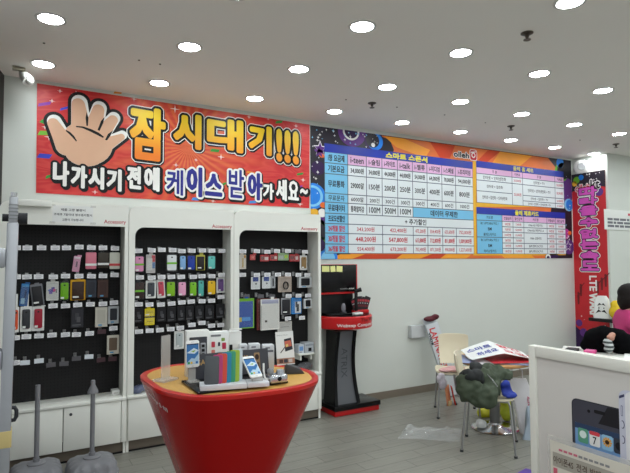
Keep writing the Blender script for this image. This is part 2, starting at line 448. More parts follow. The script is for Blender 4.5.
cols = [rgbm((60, 70, 190)), rgbm((60, 150, 60)), rgbm((140, 60, 170)), rgbm((225, 140, 40)), rgbm((70, 140, 215)), rgbm((120, 185, 60))]
for i, (u, v, w, h, r) in enumerate([(42, 104, 10, 3, .3), (40, 133, 9, 4, .1), (41, 156, 10, 4, 0), (66, 108, 10, 2.5, .4), (50, 176, 7, 3, .4), (43, 122, 6, 3, -.3), (135, 138.5, 9, 3, .2),
        (215, 150.5, 9, 3, 0), (178, 141, 10, 3, -.3), (178, 137, 8, 3, .5), (253, 202, 9, 3, .1), (279, 122, 8, 3, .2), (253, 173, 14, 2.2, -.1), (300, 174, 8, 2.5, .2), (224, 184, 5, 3, .4), (210, 103, 8, 3, .2), (255, 133, 7, 3, 0), (300, 187, 6, 3, .3), (196, 199, 8, 3, 0), (118, 92.5, 7, 2.5, .1)]):
    x, z = bl(max(u, 44.5), v); ww, hh = px2(w)/2, px2(h)/2
    a.poly([(x+p*ww*math.cos(r)-q*hh*math.sin(r)+q*hh*.6, z+p*ww*math.sin(r)+q*hh*math.cos(r)) for p, q in ((-1, -1), (1, -1), (1, 1), (-1, 1))], cols[[2, 5, 0, 0, 1, 1, 1, 1, 3, 3, 4, 1, 3, 1, 1, 0, 2, 2, 4, 3][i]], 1)
for u, v, r in [(76, 94, 4), (52, 101, 2.5), (60, 91, 2.5), (62, 118, 2.5), (49, 137, 4), (134, 99, 3), (175, 109, 5), (157, 110, 3), (221, 157, 4), (249, 117, 3), (296, 126, 3), (300, 160, 3), (303, 180, 3.5), (300, 204, 4), (95, 192, 3), (213, 201, 3), (176, 165, 3), (45, 127, 3), (232, 108, 2.5), (196, 160, 2.5), (268, 119, 2)]:
    x, z = bl(u, v); a.star(x, z, px2(r), MWHITE, 1, 4, .18, px2(r)*.8)
a.build('banner_sheet', ban)
# cartoon hand
skin_ink = mat('hand_ink', (222, 176, 145), .5, var=.03); 
a = Art()
pc = bl(87, 143); pr_ = px2(19)
fing = [((66, 146), (54.5, 121.5), 8.5, 6), ((82, 134), (79.5, 102.5), 9, 6.8), ((92, 134), (99.5, 108), 8.5, 6.3), ((98, 138), (114, 118), 8, 5.6), ((103, 146), (122.5, 135), 7, 4.2)]
for k, (grow, mm) in enumerate([(2.8, BLACK), (.0, MWHITE), (-.1, skin_ink)]):
    polys = []
    for f0, f1, ra, rb in fing:
        p0, p1 = bl(*f0), bl(*f1); e = px2(grow)
        if k == 2: p1 = (p1[0]+px2(-.9), p1[1]-px2(2.0)); rb -= 1.1
        polys.append(a.capsule_pts(p0, p1, px2(ra)+e, px2(rb)+e))
    polys.append(a.disc_pts(pc[0]+px2(.5), pc[1], px2(21.5)+px2(grow), px2(20)+px2(grow)))
    q = bl(78, 152); polys.append(a.disc_pts(q[0]+px2(6), q[1], px2(17)+px2(grow), px2(12.5)+px2(grow)))
    a.union(polys, mm, 2+k)
for poly in ([(76, 126), (83, 126.5), (92, 129.5), (99, 133), (104, 137), (103, 138), (97, 135), (90, 131.5), (82, 128), (76, 127.2)], [(66, 130), (70, 132), (74, 136), (77, 141), (76, 141.5), (72, 137), (69, 134), (66, 131.4)],
             [(86.4, 126), (85.6, 118), (86.6, 112), (88.4, 118), (87.8, 126)], [(97.5, 130), (101, 121), (104.5, 117), (103.2, 123), (99.5, 131)], [(105, 140), (108, 134), (113, 130.5), (110.5, 135.5), (107, 140.5)]):
    a.poly([bl(*p) for p in poly], BLACK, 6)
a.build('hand_print', ban)
# headline and second line, glyph by glyph
yel = bpy.data.materials.new('headline_ink'); yel.use_nodes = True; N, L, B = nodes(yel)
tc = N.new('ShaderNodeTexCoord'); sx = N.new('ShaderNodeSeparateXYZ'); L.new(tc.outputs['Generated'], sx.inputs[0])
rp = N.new('ShaderNodeValToRGB'); rp.color_ramp.elements[0].color = (*lin((238, 125, 22)), 1); rp.color_ramp.elements[1].color = (*lin((236, 200, 20)), 1)
rp.color_ramp.elements[0].position = .15; rp.color_ramp.elements[1].position = .8
L.new(sx.outputs[2], rp.inputs[0]); L.new(rp.outputs[0], B.inputs['Base Color']); B.inputs['Roughness'].default_value = .5
def glyph_box(u0, u1, v0, v1):
    uc, vc = (u0+u1)/2, (v0+v1)/2
    return bl(u0, vc)[0], bl(u1, vc)[0], bl(uc, v1)[1], bl(uc, v0)[1]
a = Art()
for ch, u0, u1, v0, v1 in [('잠', 131.5, 163.5, 109, 158.5), ('시', 175, 199.5, 115, 146.5), ('대', 208.5, 241.5, 120, 149.5), ('기', 250, 270, 127, 153), ('!', 277.5, 280.5, 130.5, 160), ('!', 285.7, 289, 132, 161.5), ('!', 294, 297.2, 133, 163)]:
    bx = glyph_box(u0, u1, v0, v1)
    a.outlined(ch, *bx, [(px2(3.1), MWHITE, 7), (px2(2.3), BLACK, 8), (px2(.0), yel, 9)], bold=px2(1.9), shear=-px2(1.2))
    a.text(ch, bx[0]+px2(1.2), bx[1]+px2(1.2), bx[2]-px2(1.4), bx[3]-px2(1.4), BLACK, 6, px2(4.6))
a.build('headline_lettering', ban)
a = Art(); blu = mat('blue_ink', (30, 32, 136), .5)
for ch, u0, u1, v0, v1 in [('나', 54, 68, 162, 185), ('가', 72, 86, 166.5, 187), ('시', 89.5, 103, 168, 188), ('기', 107.5, 120.5, 170, 190), ('전', 128, 140, 167, 188), ('에', 145, 158.5, 168, 190), ('가', 263.5, 273, 184, 199), ('세', 276.5, 286, 180, 200), ('요', 288.5, 298, 181.5, 199.5), ('~', 300.5, 307, 189.5, 193.5)]:
    bx = glyph_box(u0, u1, v0, v1)
    a.text(ch, bx[0]+px2(1.2), bx[1]+px2(1.2), bx[2]-px2(1.2), bx[3]-px2(1.2), BLACK, 6, px2(3.0))
    a.outlined(ch, *bx, [(px2(1.9), BLACK, 7), (0, MWHITE, 8)], bold=px2(1.0 if u0 < 200 else .75), shear=-px2(.6))
for ch, u0, u1, v0, v1 in [('케', 167, 182.5, 170, 194.5), ('이', 187.5, 201, 168, 195.5), ('스', 206, 221, 175, 195), ('받', 229, 243.5, 170, 197.5), ('아', 248.5, 261, 174, 199)]:
    bx = glyph_box(u0, u1, v0, v1)
    a.outlined(ch, *bx, [(px2(2.), MWHITE, 7), (0, blu, 8)], bold=px2(.55 if ch in '케받' else 1.3), shear=-px2(.6))
    a.text(ch, bx[0]+px2(1.), bx[1]+px2(1.), bx[2]-px2(1.2), bx[3]-px2(1.2), BLACK, 6, px2(3.8))
a.build('slogan_lettering', ban)

# ------------------------------------------------------------------ price board
o1 = PY(310.5, 190, BY)
prb = thing('price_board', 'wide blue and orange tariff board covered in price tables on the back wall', 'price board', (o1.x, BY, o1.z))
def pl(u, v): p = PY(u, v, BY); return (p.x-o1.x, p.z-o1.z)
c = [pl(310.3, 125.2), pl(571, 160.6), pl(572.4, 258.2), pl(311.5, 259.2)]
spacem = mat('space_print', (26, 20, 34), .5, var=.5, scale=4)
orgm = mat('orange_print', (222, 110, 40), .5, var=.12, scale=3)
b = MB(); b.mesh([(q[0], y, q[1]) for y in (0, .004) for q in c], [(0, 3, 2, 1), (4, 5, 6, 7), (0, 1, 5, 4), (1, 2, 6, 5), (2, 3, 7, 6), (3, 0, 4, 7)], spacem)
a = Art(); a.b = b; q2 = lambda n: n*(c[1][0]-c[0][0])/260.7
purp = rgbm((98, 52, 130)); orb = rgbm((40, 130, 225)); lblue = rgbm((130, 200, 240)); lime = rgbm((110, 180, 50)); mag = rgbm((190, 60, 150)); dpur = rgbm((52, 28, 74)); org2 = rgbm((244, 160, 50)); org3 = rgbm((205, 70, 36)); yelf = rgbm((236, 178, 52))
# orange field across the middle, with lighter and darker shafts
a.poly([pl(*p) for p in ((378, 134.9), (548, 158), (556, 168), (545, 258.3), (326, 259), (350, 255), (394, 150), (390, 140))], orgm, 1)
for poly, m_ in (([(384, 136), (404, 138.6), (430, 150), (425, 158), (396, 147)], org2), ([(430, 142), (455, 145.6), (450, 158), (440, 158)], org3), ([(500, 151.4), (532, 156), (520, 166), (490, 166)], org2), ([(488, 150), (500, 151.6), (486, 163), (478, 160)], org3),
                 ([(340, 254.2), (365, 254.2), (352, 258.9), (330, 259)], org2), ([(402, 254.2), (432, 254), (420, 258.6), (396, 258.7)], org2), ([(446, 254), (472, 254), (466, 258.5), (440, 258.6)], org2), ([(365, 254.2), (402, 254.2), (396, 258.7), (352, 258.9)], org3), ([(432, 254), (446, 254), (440, 258.6), (420, 258.6)], org3), ([(500, 254), (530, 254), (535, 258.3), (505, 258.4)], org2)):
    a.poly([pl(*p) for p in poly], m_, 2)
a.poly([pl(*p) for p in ((472.9, 153.4), (476, 153.8), (476.4, 254), (565.5, 253.6), (565.5, 255.2), (472.9, 255.4))], yelf, 3)
a.poly([pl(*p) for p in ((476, 202.3), (563.4, 203.5), (565, 207), (476.5, 206.8))], yelf, 3)
def ring(u, v, r, m_, k, rz=None): x, z = pl(u, v); a.disc(x, z, q2(r), m_, k, q2(rz or r))
for u, v, r, m_, k in [(352, 131.6, 11, purp, 2), (351, 131.4, 6.5, MWHITE, 3), (351, 131.6, 5, dpur, 4), (374, 141, 8, dpur, 3), (375, 141.5, 6.5, orb, 4), (372.5, 140.5, 5.4, spacem, 5), (373, 145, 1.6, MWHITE, 6),
        (313, 196, 9, orb, 2), (312.6, 196, 7.4, lblue, 3), (312.2, 196, 5.8, orb, 4), (316, 231, 9, lime, 2), (316.5, 233, 7.4, spacem, 3), (320.5, 222, 5, purp, 2), (318, 244, 6, lime, 3), (319, 245, 4.6, dpur, 4), (328, 257.6, 7, orb, 3), (328, 258, 5, lblue, 4),
        (318, 168, 5, dpur, 2), (314, 213.5, 3.5, yelf, 4), (322, 213, 3, MWHITE, 4), (566, 190, 12, purp, 2), (561.4, 172, 9, lime, 3), (563, 171, 8, spacem, 4), (560, 163, 5, orb, 4), (568.5, 205, 6, lblue, 3), (569.5, 205, 5, orb, 4), (569, 247, 7, purp, 3), (566, 234, 5, mag, 3), (552, 256, 8, dpur, 3), (548, 257.2, 3.2, MWHITE, 4), (548, 258, 2, dpur, 5)]:
    x, z = pl(u, v); rr = q2(r)
    # keep each disc inside the sheet edges
    P = []
    for i in range(36):
        xx, zz = x+rr*math.cos(2*PI*i/36), z+rr*math.sin(2*PI*i/36)*.9
        t_ = (xx-c[0][0])/(c[1][0]-c[0][0]); zt = c[0][1]+(c[1][1]-c[0][1])*t_; zb = c[3][1]+(c[2][1]-c[3][1])*t_
        P.append((min(max(xx, c[0][0]), c[1][0]), min(max(zz, zb), zt)))
    a.poly(P, m_, k)
for k in range(60):
    if k < 34: u, v = random.uniform(312, 378), random.uniform(128, 150); v = max(v, 127.5+(u-310)*.136)
    elif k < 46: u, v = random.uniform(312, 323), random.uniform(150, 258)
    else: u, v = random.uniform(565.5, 570), random.uniform(165, 256)
    if 324 < u < 500 and v > 143+(u-324)*.13: continue
    x, z = pl(u, v); a.star(x, z, q2(random.uniform(.5, 1.3)), random.choice([MWHITE, MWHITE, lblue]), 5, 4, .3)
for u, v, r, m_ in ((319, 152, 4, purp), (320, 148.6, 5.2, MWHITE), (320, 149, 4.4, purp), (568, 246, 5, MWHITE), (568, 246, 4, purp)):
    x, z = pl(u, v); a.star(x, z, q2(r), m_, 6 if m_ is MWHITE else 7, 5, .45)
for u, v in ((322, 155), (323, 205), (569.5, 233)): a.disc(*pl(u, v), q2(2.4), rgbm((230, 110, 40)), 6, q2(1.8))
a.build('board_sheet', prb)
# --- tables
cellw = mat('cell_white', (224, 229, 231), .5, var=.01); cellb = mat('cell_blue', (118, 190, 226), .5, var=.02); cellp = mat('cell_pink', (224, 176, 214), .5, var=.02)
hdb = mat('header_blue', (14, 44, 158), .4, var=.12, scale=2); line = mat('rule_ink', (92, 100, 112), .7); titl = mat('title_ink', (232, 220, 40), .5)
K = 8
cells = Art(); txt = cells; rtx = cells
def zrow(v, u=324.4): return pl(u, v)[1]
XC = [pl(u, 200)[0] for u in (324.4, 347.7, 366.4, 382, 397.5, 412.5, 427, 441.8, 455.5, 472.9)]
ZR = [zrow(v) for v in (143.3, 151.6, 162.5, 173.3, 192.9, 201.9, 213, 223.3, 233, 243.9, 253.4)]
g = q2(.28)
def fit(art, s_, x0, x1, z0, z1, m_, k, wmax=.7, hfrac=.52, bold=0.):
    h = (z1-z0)*hfrac; asp = glyphs(s_)[3]; w = min((x1-x0)*wmax, h*asp); xc, zc = (x0+x1)/2, (z0+z1)/2
    art.text(s_, xc-w/2, xc+w/2, zc-h/2, zc+h/2, m_, k, bold)
def cell(x0, x1, z1, z0, m_, s_=None, tm=None, hf=.5, bold=.0012, lines=None):
    cells.rect(x0+g, x1-g, z0+g, z1-g, m_, K+1)
    art = rtx if tm is REDTXT else txt
    if lines:
        n = len(lines)
        for i, s2 in enumerate(lines): fit(art, s2, x0, x1, z1-(z1-z0)*(i+1)/n, z1-(z1-z0)*i/n, tm or INK, K+2, hfrac=hf, bold=bold)
    elif s_: fit(art, s_, x0, x1, z0, z1, tm or INK, K+2, hfrac=hf, bold=bold)
cells.rect(XC[0], XC[-1], ZR[-1], ZR[0], line, K)
cells.rect(XC[0], XC[-1], ZR[1], ZR[0], hdb, K+1)
txt.text('스마트 스폰서', pl(384, 0)[0], pl(424.5, 0)[0], ZR[1]+.012, ZR[0]-.016, titl, K+2, .004)
names = ['i-teen', 'i-슬림', 'i-라이트', 'i-talk', 'i-밸류', 'i-미디엄', 'i-스페셜', 'i-프리미엄']
left = ['i형 요금제', '기본요금', '무료통화', '무료문자', '무료데이터', '프로모션할인', '24개월 할인', '30개월 할인', '36개월 할인']
for r, s_ in enumerate(left): cell(XC[0], XC[1], ZR[r+1], ZR[r+2], cellb, s_, REDTXT if r > 5 else INK, .62 if r != 2 else .34, .002)
rows = [names, ['34,000원', '34,000원', '44,000원', '44,000원', '54,000원', '64,000원', '78,000원', '94,000원'], ['29000알', '150분', '200분', '250분', '300분', '400분', '600분', '800분'], ['6000알', '200건', '300건', '300건', '300건', '400건', '600건', '1000건']]
for r, rr in enumerate(rows):
    for i, s_ in enumerate(rr): cell(XC[i+1], XC[i+2], ZR[r+1], ZR[r+2], cellp if r == 0 else cellw, s_, INK, .55 if r != 2 else .32, .0016)
for i, s_ in enumerate(['통화알차감', '100M', '500M', '100M']): cell(XC[i+1], XC[i+2], ZR[5], ZR[6], cellw, s_, INK, .55, .0016)
cell(XC[5], XC[9], ZR[5], ZR[6], cellb, '데이터 무제한', INK, .6, .002)
cell(XC[1], XC[9], ZR[6], ZR[7], cellw, '+ 추가할인', INK, .62, .002)
pr3 = [['343,200원', '422,400원', '475,200원', '554,400원', '633,600원', '752,000원'], ['448,200원', '547,800원', '613,800원', '712,800원', '811,800원', '1,009,800원'], ['554,400원', '673,200원', '752,400원', '871,200원', '990,000원', '1,227,600원']]
xs = [(1, 3), (3, 5), (5, 6), (6, 7), (7, 8), (8, 9)]
for r in range(3):
    for (i, j), s_ in zip(xs, pr3[r]): cell(XC[i], XC[j], ZR[7+r], ZR[8+r], cellw, s_, REDTXT, .55, .0018)
# upper right table
XA = [pl(u, 190)[0] for u in (476.3, 511.9, 522.4, 554.7, 563.6)]
ZA = [zrow(v, 476) for v in (160.6, 167, 173.2, 179.8, 190.6, 202.4)]
cells.rect(XA[0], XA[-1], ZA[-1], ZA[0], line, K); cells.rect(XA[0], XA[-1], ZA[1], ZA[0], hdb, K+1)
txt.text('올레 홈 세트', pl(509, 0)[0], pl(529, 0)[0], ZA[1]+.012, ZA[0]-.012, titl, K+2, .003)
for i, s_ in enumerate(['구 분', '기본료', '구 분', '기본료']): cell(XA[i], XA[i+1], ZA[1], ZA[2], cellp, s_, INK, .5, .001)
for i, s_ in enumerate(['인터넷 + 인터넷전화', '인터넷 + 집전화', '인터넷 + 집전화 + 인터넷전화']): cell(XA[0], XA[1], ZA[2+i], ZA[3+i], cellw, s_, INK, .55 if i == 0 else .3, .0012)
cell(XA[1], XA[2], ZA[2], ZA[3], cellw, '20,000원', REDTXT, .5, .0012); cell(XA[1], XA[2], ZA[3], ZA[5], cellw, '23,000원', REDTXT, .16, .0012)
zz = [ZA[2]+(ZA[5]-ZA[2])*t for t in (0, .23, .62, .82, 1)]
for i, (s_, q) in enumerate([('인터넷 + TV', '25,000원'), ('인터넷 + 인터넷전화 + TV', '28,000원'), ('인터넷 + 집전화 + TV', '28,000원'), ('인터넷 + 집전화 + 인터넷전화 + TV', '31,000원')]):
    cell(XA[2], XA[3], zz[i], zz[i+1], cellw, s_, INK, .5 if i != 1 else .32, .0012); cell(XA[3], XA[4], zz[i], zz[i+1], cellw, q, REDTXT, .5 if i != 1 else .32, .0012)
# lower right table
XB = [pl(u, 230)[0] for u in (476.5, 502, 512.8, 523.6, 546.8, 555.6, 565.2)]
ZB = [zrow(v, 476.5) for v in (207, 213.6, 220, 253.8)]; dz = (ZB[3]-ZB[2])/6
cells.rect(XB[0], XB[-1], ZB[-1], ZB[0], line, K); cells.rect(XB[0], XB[-1], ZB[1], ZB[0], hdb, K+1)
txt.text('올레 제휴카드', pl(510, 0)[0], pl(533, 0)[0], ZB[1]+.010, ZB[0]-.012, titl, K+2, .003)
for i, s_ in enumerate(['카드명', '전월실적', '할인금액', '카드명', '전월실적', '할인금액']): cell(XB[i], XB[i+1], ZB[1], ZB[2], cellb if i == 0 else cellp, s_, INK, .5, .001)
for i in range(2): cell(XB[0], XB[1], ZB[2]+dz*3*i, ZB[2]+dz*3*(i+1), cellb, lines=[['BC UPTURN 카드 /', 'BM', '올레스타카드'], ['BC UPTURN 카드 /', 'BM', '하이쇼핑카드']][i], tm=INK, hf=.55, bold=.0012)
for i in range(6):
    cell(XB[1], XB[2], ZB[2]+dz*i, ZB[2]+dz*(i+1), cellw, ['30만원', '70만원', '100만원'][i % 3], REDTXT, .5, .001); cell(XB[2], XB[3], ZB[2]+dz*i, ZB[2]+dz*(i+1), cellw, ['7,000원', '12,000원', '15,000원'][i % 3], REDTXT, .5, .001)
    cell(XB[4], XB[5], ZB[2]+dz*i, ZB[2]+dz*(i+1), cellw, ['30만원', '70만원'][i % 2], REDTXT, .5, .001); cell(XB[5], XB[6], ZB[2]+dz*i, ZB[2]+dz*(i+1), cellw, ['5,000원', '8,000원'][i % 2], REDTXT, .5, .001)
for (i, j, s_) in [(0, 1, 'Olleh KB 국민카드'), (1, 2, 'Olleh KB 국민카드 A'), (2, 4, 'Olleh 신한카드'), (4, 5, '올레 롯데 DC카드'), (5, 6, '올레 롯데 DC카드')]: cell(XB[3], XB[4], ZB[2]+dz*i, ZB[2]+dz*j, cellw, s_, INK, .5/(j-i), .001)
# shop mark
x0, z1 = pl(453.5, 152); x1, z0 = pl(468.5, 158.4)
txt.text('olleh', x0, x1, z0, z1+.01, MWHITE, K+2, .012); txt.text('olleh', x0, x1, z0, z1+.01, INK, K+3, .0045)
x, z = pl(473, 155); txt.b.prism(rrect(x-.066, x+.066, z-.075, z+.07, .03), -(K+2)*.0006, -(K+1.9)*.0006, MWHITE); txt.poly(rrect(x-.058, x+.058, z-.067, z+.062, .028), rgbm((200, 30, 50)), K+3)
txt.disc(x, z-.004, .036, MWHITE, K+4); txt.disc(x, z-.004, .021, rgbm((200, 30, 50)), K+5); txt.poly([(x-.05, z+.036), (x+.05, z+.05), (x+.05, z+.038), (x-.05, z+.022)], MWHITE, K+5)
cells.build('price_table', prb)

# ------------------------------------------------------------------ vertical poster on the side of the column
TX = PXR-.006; o2 = PX(590, 260, TX)
pos = thing('vertical_poster', 'tall narrow red poster with pink vertical lettering on the side of the column', 'poster', (TX, o2.y, 0), -PI/2)
def vl(u, v): p = PX(u, v, TX); return (o2.y-p.y, p.z)
y0_, y1_ = vl(573.6, 260)[0], vl(607.6, 260)[0]
zt, zb = vl(590, 172)[1], vl(592, 349)[1]
redp = mat('poster_red', (196, 30, 40), .5, var=.14, scale=5)
a = Art(); a.b.box(y0_, y1_, 0, .004, zb, zt, redp); W = y1_-y0_
a.poly([(y0_, zt), (y1_, zt), (y1_, zt-.24), (y0_+W*.55, zt-.17), (y0_, zt-.26)], spacem, 1)
a.poly([(y0_, zb), (y1_, zb), (y1_, zb+.12), (y0_+W*.4, zb+.16), (y0_, zb+.30)], dpur, 1)
for k in range(26): a.star(random.uniform(y0_+.02, y1_-.02), random.uniform(zb+.05, zb+.9) if k < 14 else random.uniform(zt-.2, zt-.02), random.uniform(.008, .022), MWHITE, 2, 4, .25)
for xx, zz_, r, m_ in ((.16, -.09, .05, lime), (.3, -.06, .04, orb), (.82, -.3, .06, purp), (.8, -.2, .05, dpur), (.1, -.14, .04, yelf)): a.disc(y0_+W*xx, zt+zz_, r, m_, 2)
for xx, zz_, r in ((.12, .35, .05), (.25, .22, .06), (.3, .14, .035)): a.disc(y0_+W*xx, zb+zz_, r, purp, 2)
sil = mat('silhouette', (110, 16, 22), .6)
for xx, zz_ in ((.12, .78), (.2, .9), (.82, 1.0), (.93, 1.05), (.7, .95)):
    X_, Z_ = y0_+W*xx, zb+zz_
    a.disc(X_, Z_, .018, sil, 2); a.poly([(X_-.02, Z_-.02), (X_+.02, Z_-.02), (X_+.012, Z_-.16), (X_-.012, Z_-.16)], sil, 2); a.poly([(X_+.012, Z_-.03), (X_+.06, Z_+.03), (X_+.055, Z_+.04), (X_, Z_-.02)], sil, 2)
a.build('poster_sheet', pos)
a = Art(); pk = mat('pink_ink', (216, 84, 186), .45, var=.15, scale=6)
a.text('olleh', y0_+W*.12, y0_+W*.55, zt-.26, zt-.165, MWHITE, 3, .012); a.text('olleh', y0_+W*.12, y0_+W*.55, zt-.26, zt-.165, rgbm((205, 60, 80)), 4, .003)
a.text('kt', y0_+W*.58, y0_+W*.84, zt-.245, zt-.115, MWHITE, 3, .014); a.text('kt', y0_+W*.58, y0_+W*.84, zt-.245, zt-.115, BLACK, 4, .004)
for ch, v0, v1 in [('따', 187, 196), ('라', 197.6, 204), ('올', 206, 214.5), ('수', 218, 226), ('없', 229.5, 237.8), ('는', 240, 248.4), ('속', 251.5, 259.5), ('도', 261, 270)]:
    za, zc = vl(590, v0)[1], vl(590, v1)[1]
    xa, xb = y0_+W*.24, y0_+W*.74
    a.outlined(ch, xa, xb, zc, za, [(.022, MWHITE, 3), (.011, BLACK, 4), (0, pk, 5)], bold=.011)
a.text('LTE', y0_+W*.47, y0_+W*.67, vl(593, 290.5)[1], vl(593, 276)[1], MWHITE, 3, .005, rot=-90)
a.text('WARP', y0_+W*.46, y0_+W*.67, vl(594, 317)[1], vl(594, 293.5)[1], MWHITE, 3, .0075, rot=-90)
a.build('lettering', pos)
# small white notice on the column front
p0, p1 = PY(604.4, 209, PYF-.01), PY(604.6, 229.3, PYF-.01)
sg = thing('wall_sign', 'white notice with three grey text lines on the front of the column', 'sign', (p0.x, PYF-.0002, p1.z))
wS, hS = .78, p0.z-p1.z
MB().box(0, wS, -.012, 0, 0, hS, PAPER, .002).build('sign_plate', sg, smooth=False)
a = Art()
for k in range(3):
    z = hS*(.52-.17*k); x = .06
    while x < wS-.06:
        w = random.uniform(.05, .16); a.rect(x, min(x+w, wS-.04), z-.016, z+.016, rgbm((112, 112, 120)), 1); x += w+.02
a.rect(.56, .62, hS*.74, hS*.86, rgbm((200, 60, 80)), 1)
a.build('sign_print', sg, loc=(0, -.0125, 0))

# ------------------------------------------------------------------ display units
FY, BYD = 4.53, 4.765          # face plane, peg board plane
pg = bpy.data.materials.new('peg_board'); pg.use_nodes = True; N, L, B = nodes(pg)
tc = N.new('ShaderNodeTexCoord'); sc_ = N.new('ShaderNodeVectorMath'); sc_.operation = 'SCALE'; sc_.inputs['Scale'].default_value = 1/.026; L.new(tc.outputs['Object'], sc_.inputs[0])
fr = N.new('ShaderNodeVectorMath'); fr.operation = 'FRACTION'; L.new(sc_.outputs[0], fr.inputs[0])
sb = N.new('ShaderNodeVectorMath'); sb.operation = 'SUBTRACT'; sb.inputs[1].default_value = (.5, 0, .5); L.new(fr.outputs[0], sb.inputs[0])
ml = N.new('ShaderNodeVectorMath'); ml.operation = 'MULTIPLY'; ml.inputs[1].default_value = (1, 0, 1); L.new(sb.outputs[0], ml.inputs[0])
le = N.new('ShaderNodeVectorMath'); le.operation = 'LENGTH'; L.new(ml.outputs[0], le.inputs[0])
lt = N.new('ShaderNodeMath'); lt.operation = 'LESS_THAN'; lt.inputs[1].default_value = .17; L.new(le.outputs['Value'], lt.inputs[0])
mx = N.new('ShaderNodeMix'); mx.data_type = 'RGBA'; mx.inputs[6].default_value = (*lin((29, 28, 29)), 1); mx.inputs[7].default_value = (*lin((9, 9, 9)), 1); L.new(lt.outputs[0], mx.inputs[0]); L.new(mx.outputs[2], B.inputs['Base Color']); B.inputs['Roughness'].default_value = .6; B.inputs['Specular IOR Level'].default_value = .25
seam = mat('door_gap', (120, 118, 112), .7)
tagm = mat('tag_card', (240, 240, 242), .45, var=.02); tagp = mat('tag_print', (176, 174, 182), .6)
darkt = mat('tag_dark', (92, 90, 94), .35); shiny = mat('tag_shiny', (228, 234, 240), .2); maro = mat('tag_maroon', (74, 50, 56), .4)
def hook_mesh():
    b = MB(); b.tube([(0, 0, 0), (0, -.09, 0), (0, -.108, .004), (0, -.112, .018)], .0026, STEEL, 6); b.tube([(0, -.004, .022), (0, -.105, .022)], .002, STEEL, 6); b.box(-.012, .012, -.004, 0, -.012, .03, STEEL); return b
TAGS = {
 0: [[(16, 248), (27.4, 248), (41.6, 248), (55.3, 248), (66.5, 248), (79.2, 247.2), (91.4, 247.8), (103, 248), (115, 248.5)],
     [(16, 277), (27, 277), (38.6, 276.8), (53.3, 277), (65.5, 276.2), (79, 276.3), (91.5, 276.3), (103, 276), (114.6, 275)],
     [(53, 306), (65.5, 306), (77.7, 305), (90.4, 304.4), (103, 304), (114, 302.8)],
     [(15, 338), (26.4, 336.8), (39, 336), (52, 335.2), (65.5, 334.8), (76.4, 334.7), (89.6, 333.6), (101.8, 331.8, 'm'), (113.4, 328.4)],
     [(15, 363), (25, 362.8, 's'), (39, 361, 's'), (51, 365, 'd'), (64, 363.8, 'd'), (76.4, 358.6, 'd'), (89, 356.8, 's'), (101, 360, 'm'), (112.6, 359, 'm')]],
 1: [[(138.6, 251), (151.8, 250.4), (162, 250), (172.8, 250.2), (182, 251.2), (192, 250.8), (202.5, 250.6), (212, 250.8), (222, 251)],
     [(139.9, 277.6), (151.8, 277.8), (161.7, 277.2), (171.5, 277), (181.3, 277), (193.4, 277), (202, 276.3), (212, 276.3), (221.7, 275)],
     [(138.8, 304.5), (149.5, 304.7), (161, 304.7), (171.7, 303.7), (182, 302.5), (191.3, 301.7), (202, 301.3), (211.7, 300.8), (221, 297)],
     [(139, 331.7), (149.7, 330.8), (160, 330.2), (170.8, 329.2), (180.3, 328), (192, 325), (202, 323), (211.7, 325.8), (220.8, 325.2)]],
 2: [[(243, 251.5), (256.9, 251.2), (267.4, 251.9), (277, 251.2), (288, 251), (297.8, 251.8, 'd'), (305, 252)],
     [(242.8, 275), (256.9, 275), (267.4, 274.8), (278, 274.7), (288, 274.7), (298.4, 275), (307.4, 275)],
     [(246.4, 296.4, 'd'), (260.7, 296.4, 'd'), (272, 296.4, 'd'), (288.6, 296), (298.6, 295.8), (308, 295.6)],
     [(288, 318.6), (302, 317.9)]]}
hk = hook_mesh().build('peg_hook')
HOOKS = []      # world points of hook tips, with unit
def tag_mesh(k):
    m_ = {'': tagm, 'd': darkt, 's': shiny, 'm': maro}[k]
    b = MB(); b.box(-.033, .033, -.1165, -.1125, -.017, .019, m_, .001)
    if k == '':
        for z, w in ((.009, .02), (-.001, .026), (-.009, .016)): b.box(-w, w, -.1171, -.1164, z-.0022, z+.0018, tagp)
    o = b.build('price_tag', smooth=False); return o
tg = {k: tag_mesh(k) for k in ('', 'd', 's', 'm')}
used = set()
def use(o):
    if o.name in used:
        c_ = o.copy(); COL.objects.link(c_); return c_
    used.add(o.name); return o
ULAB = ['white accessory display unit with dark peg board at the left, behind the ladder', 'white accessory display unit with dark peg board in the middle of the three', 'white accessory display unit with dark peg board at the right, beside the black kiosk']
UNITS = []
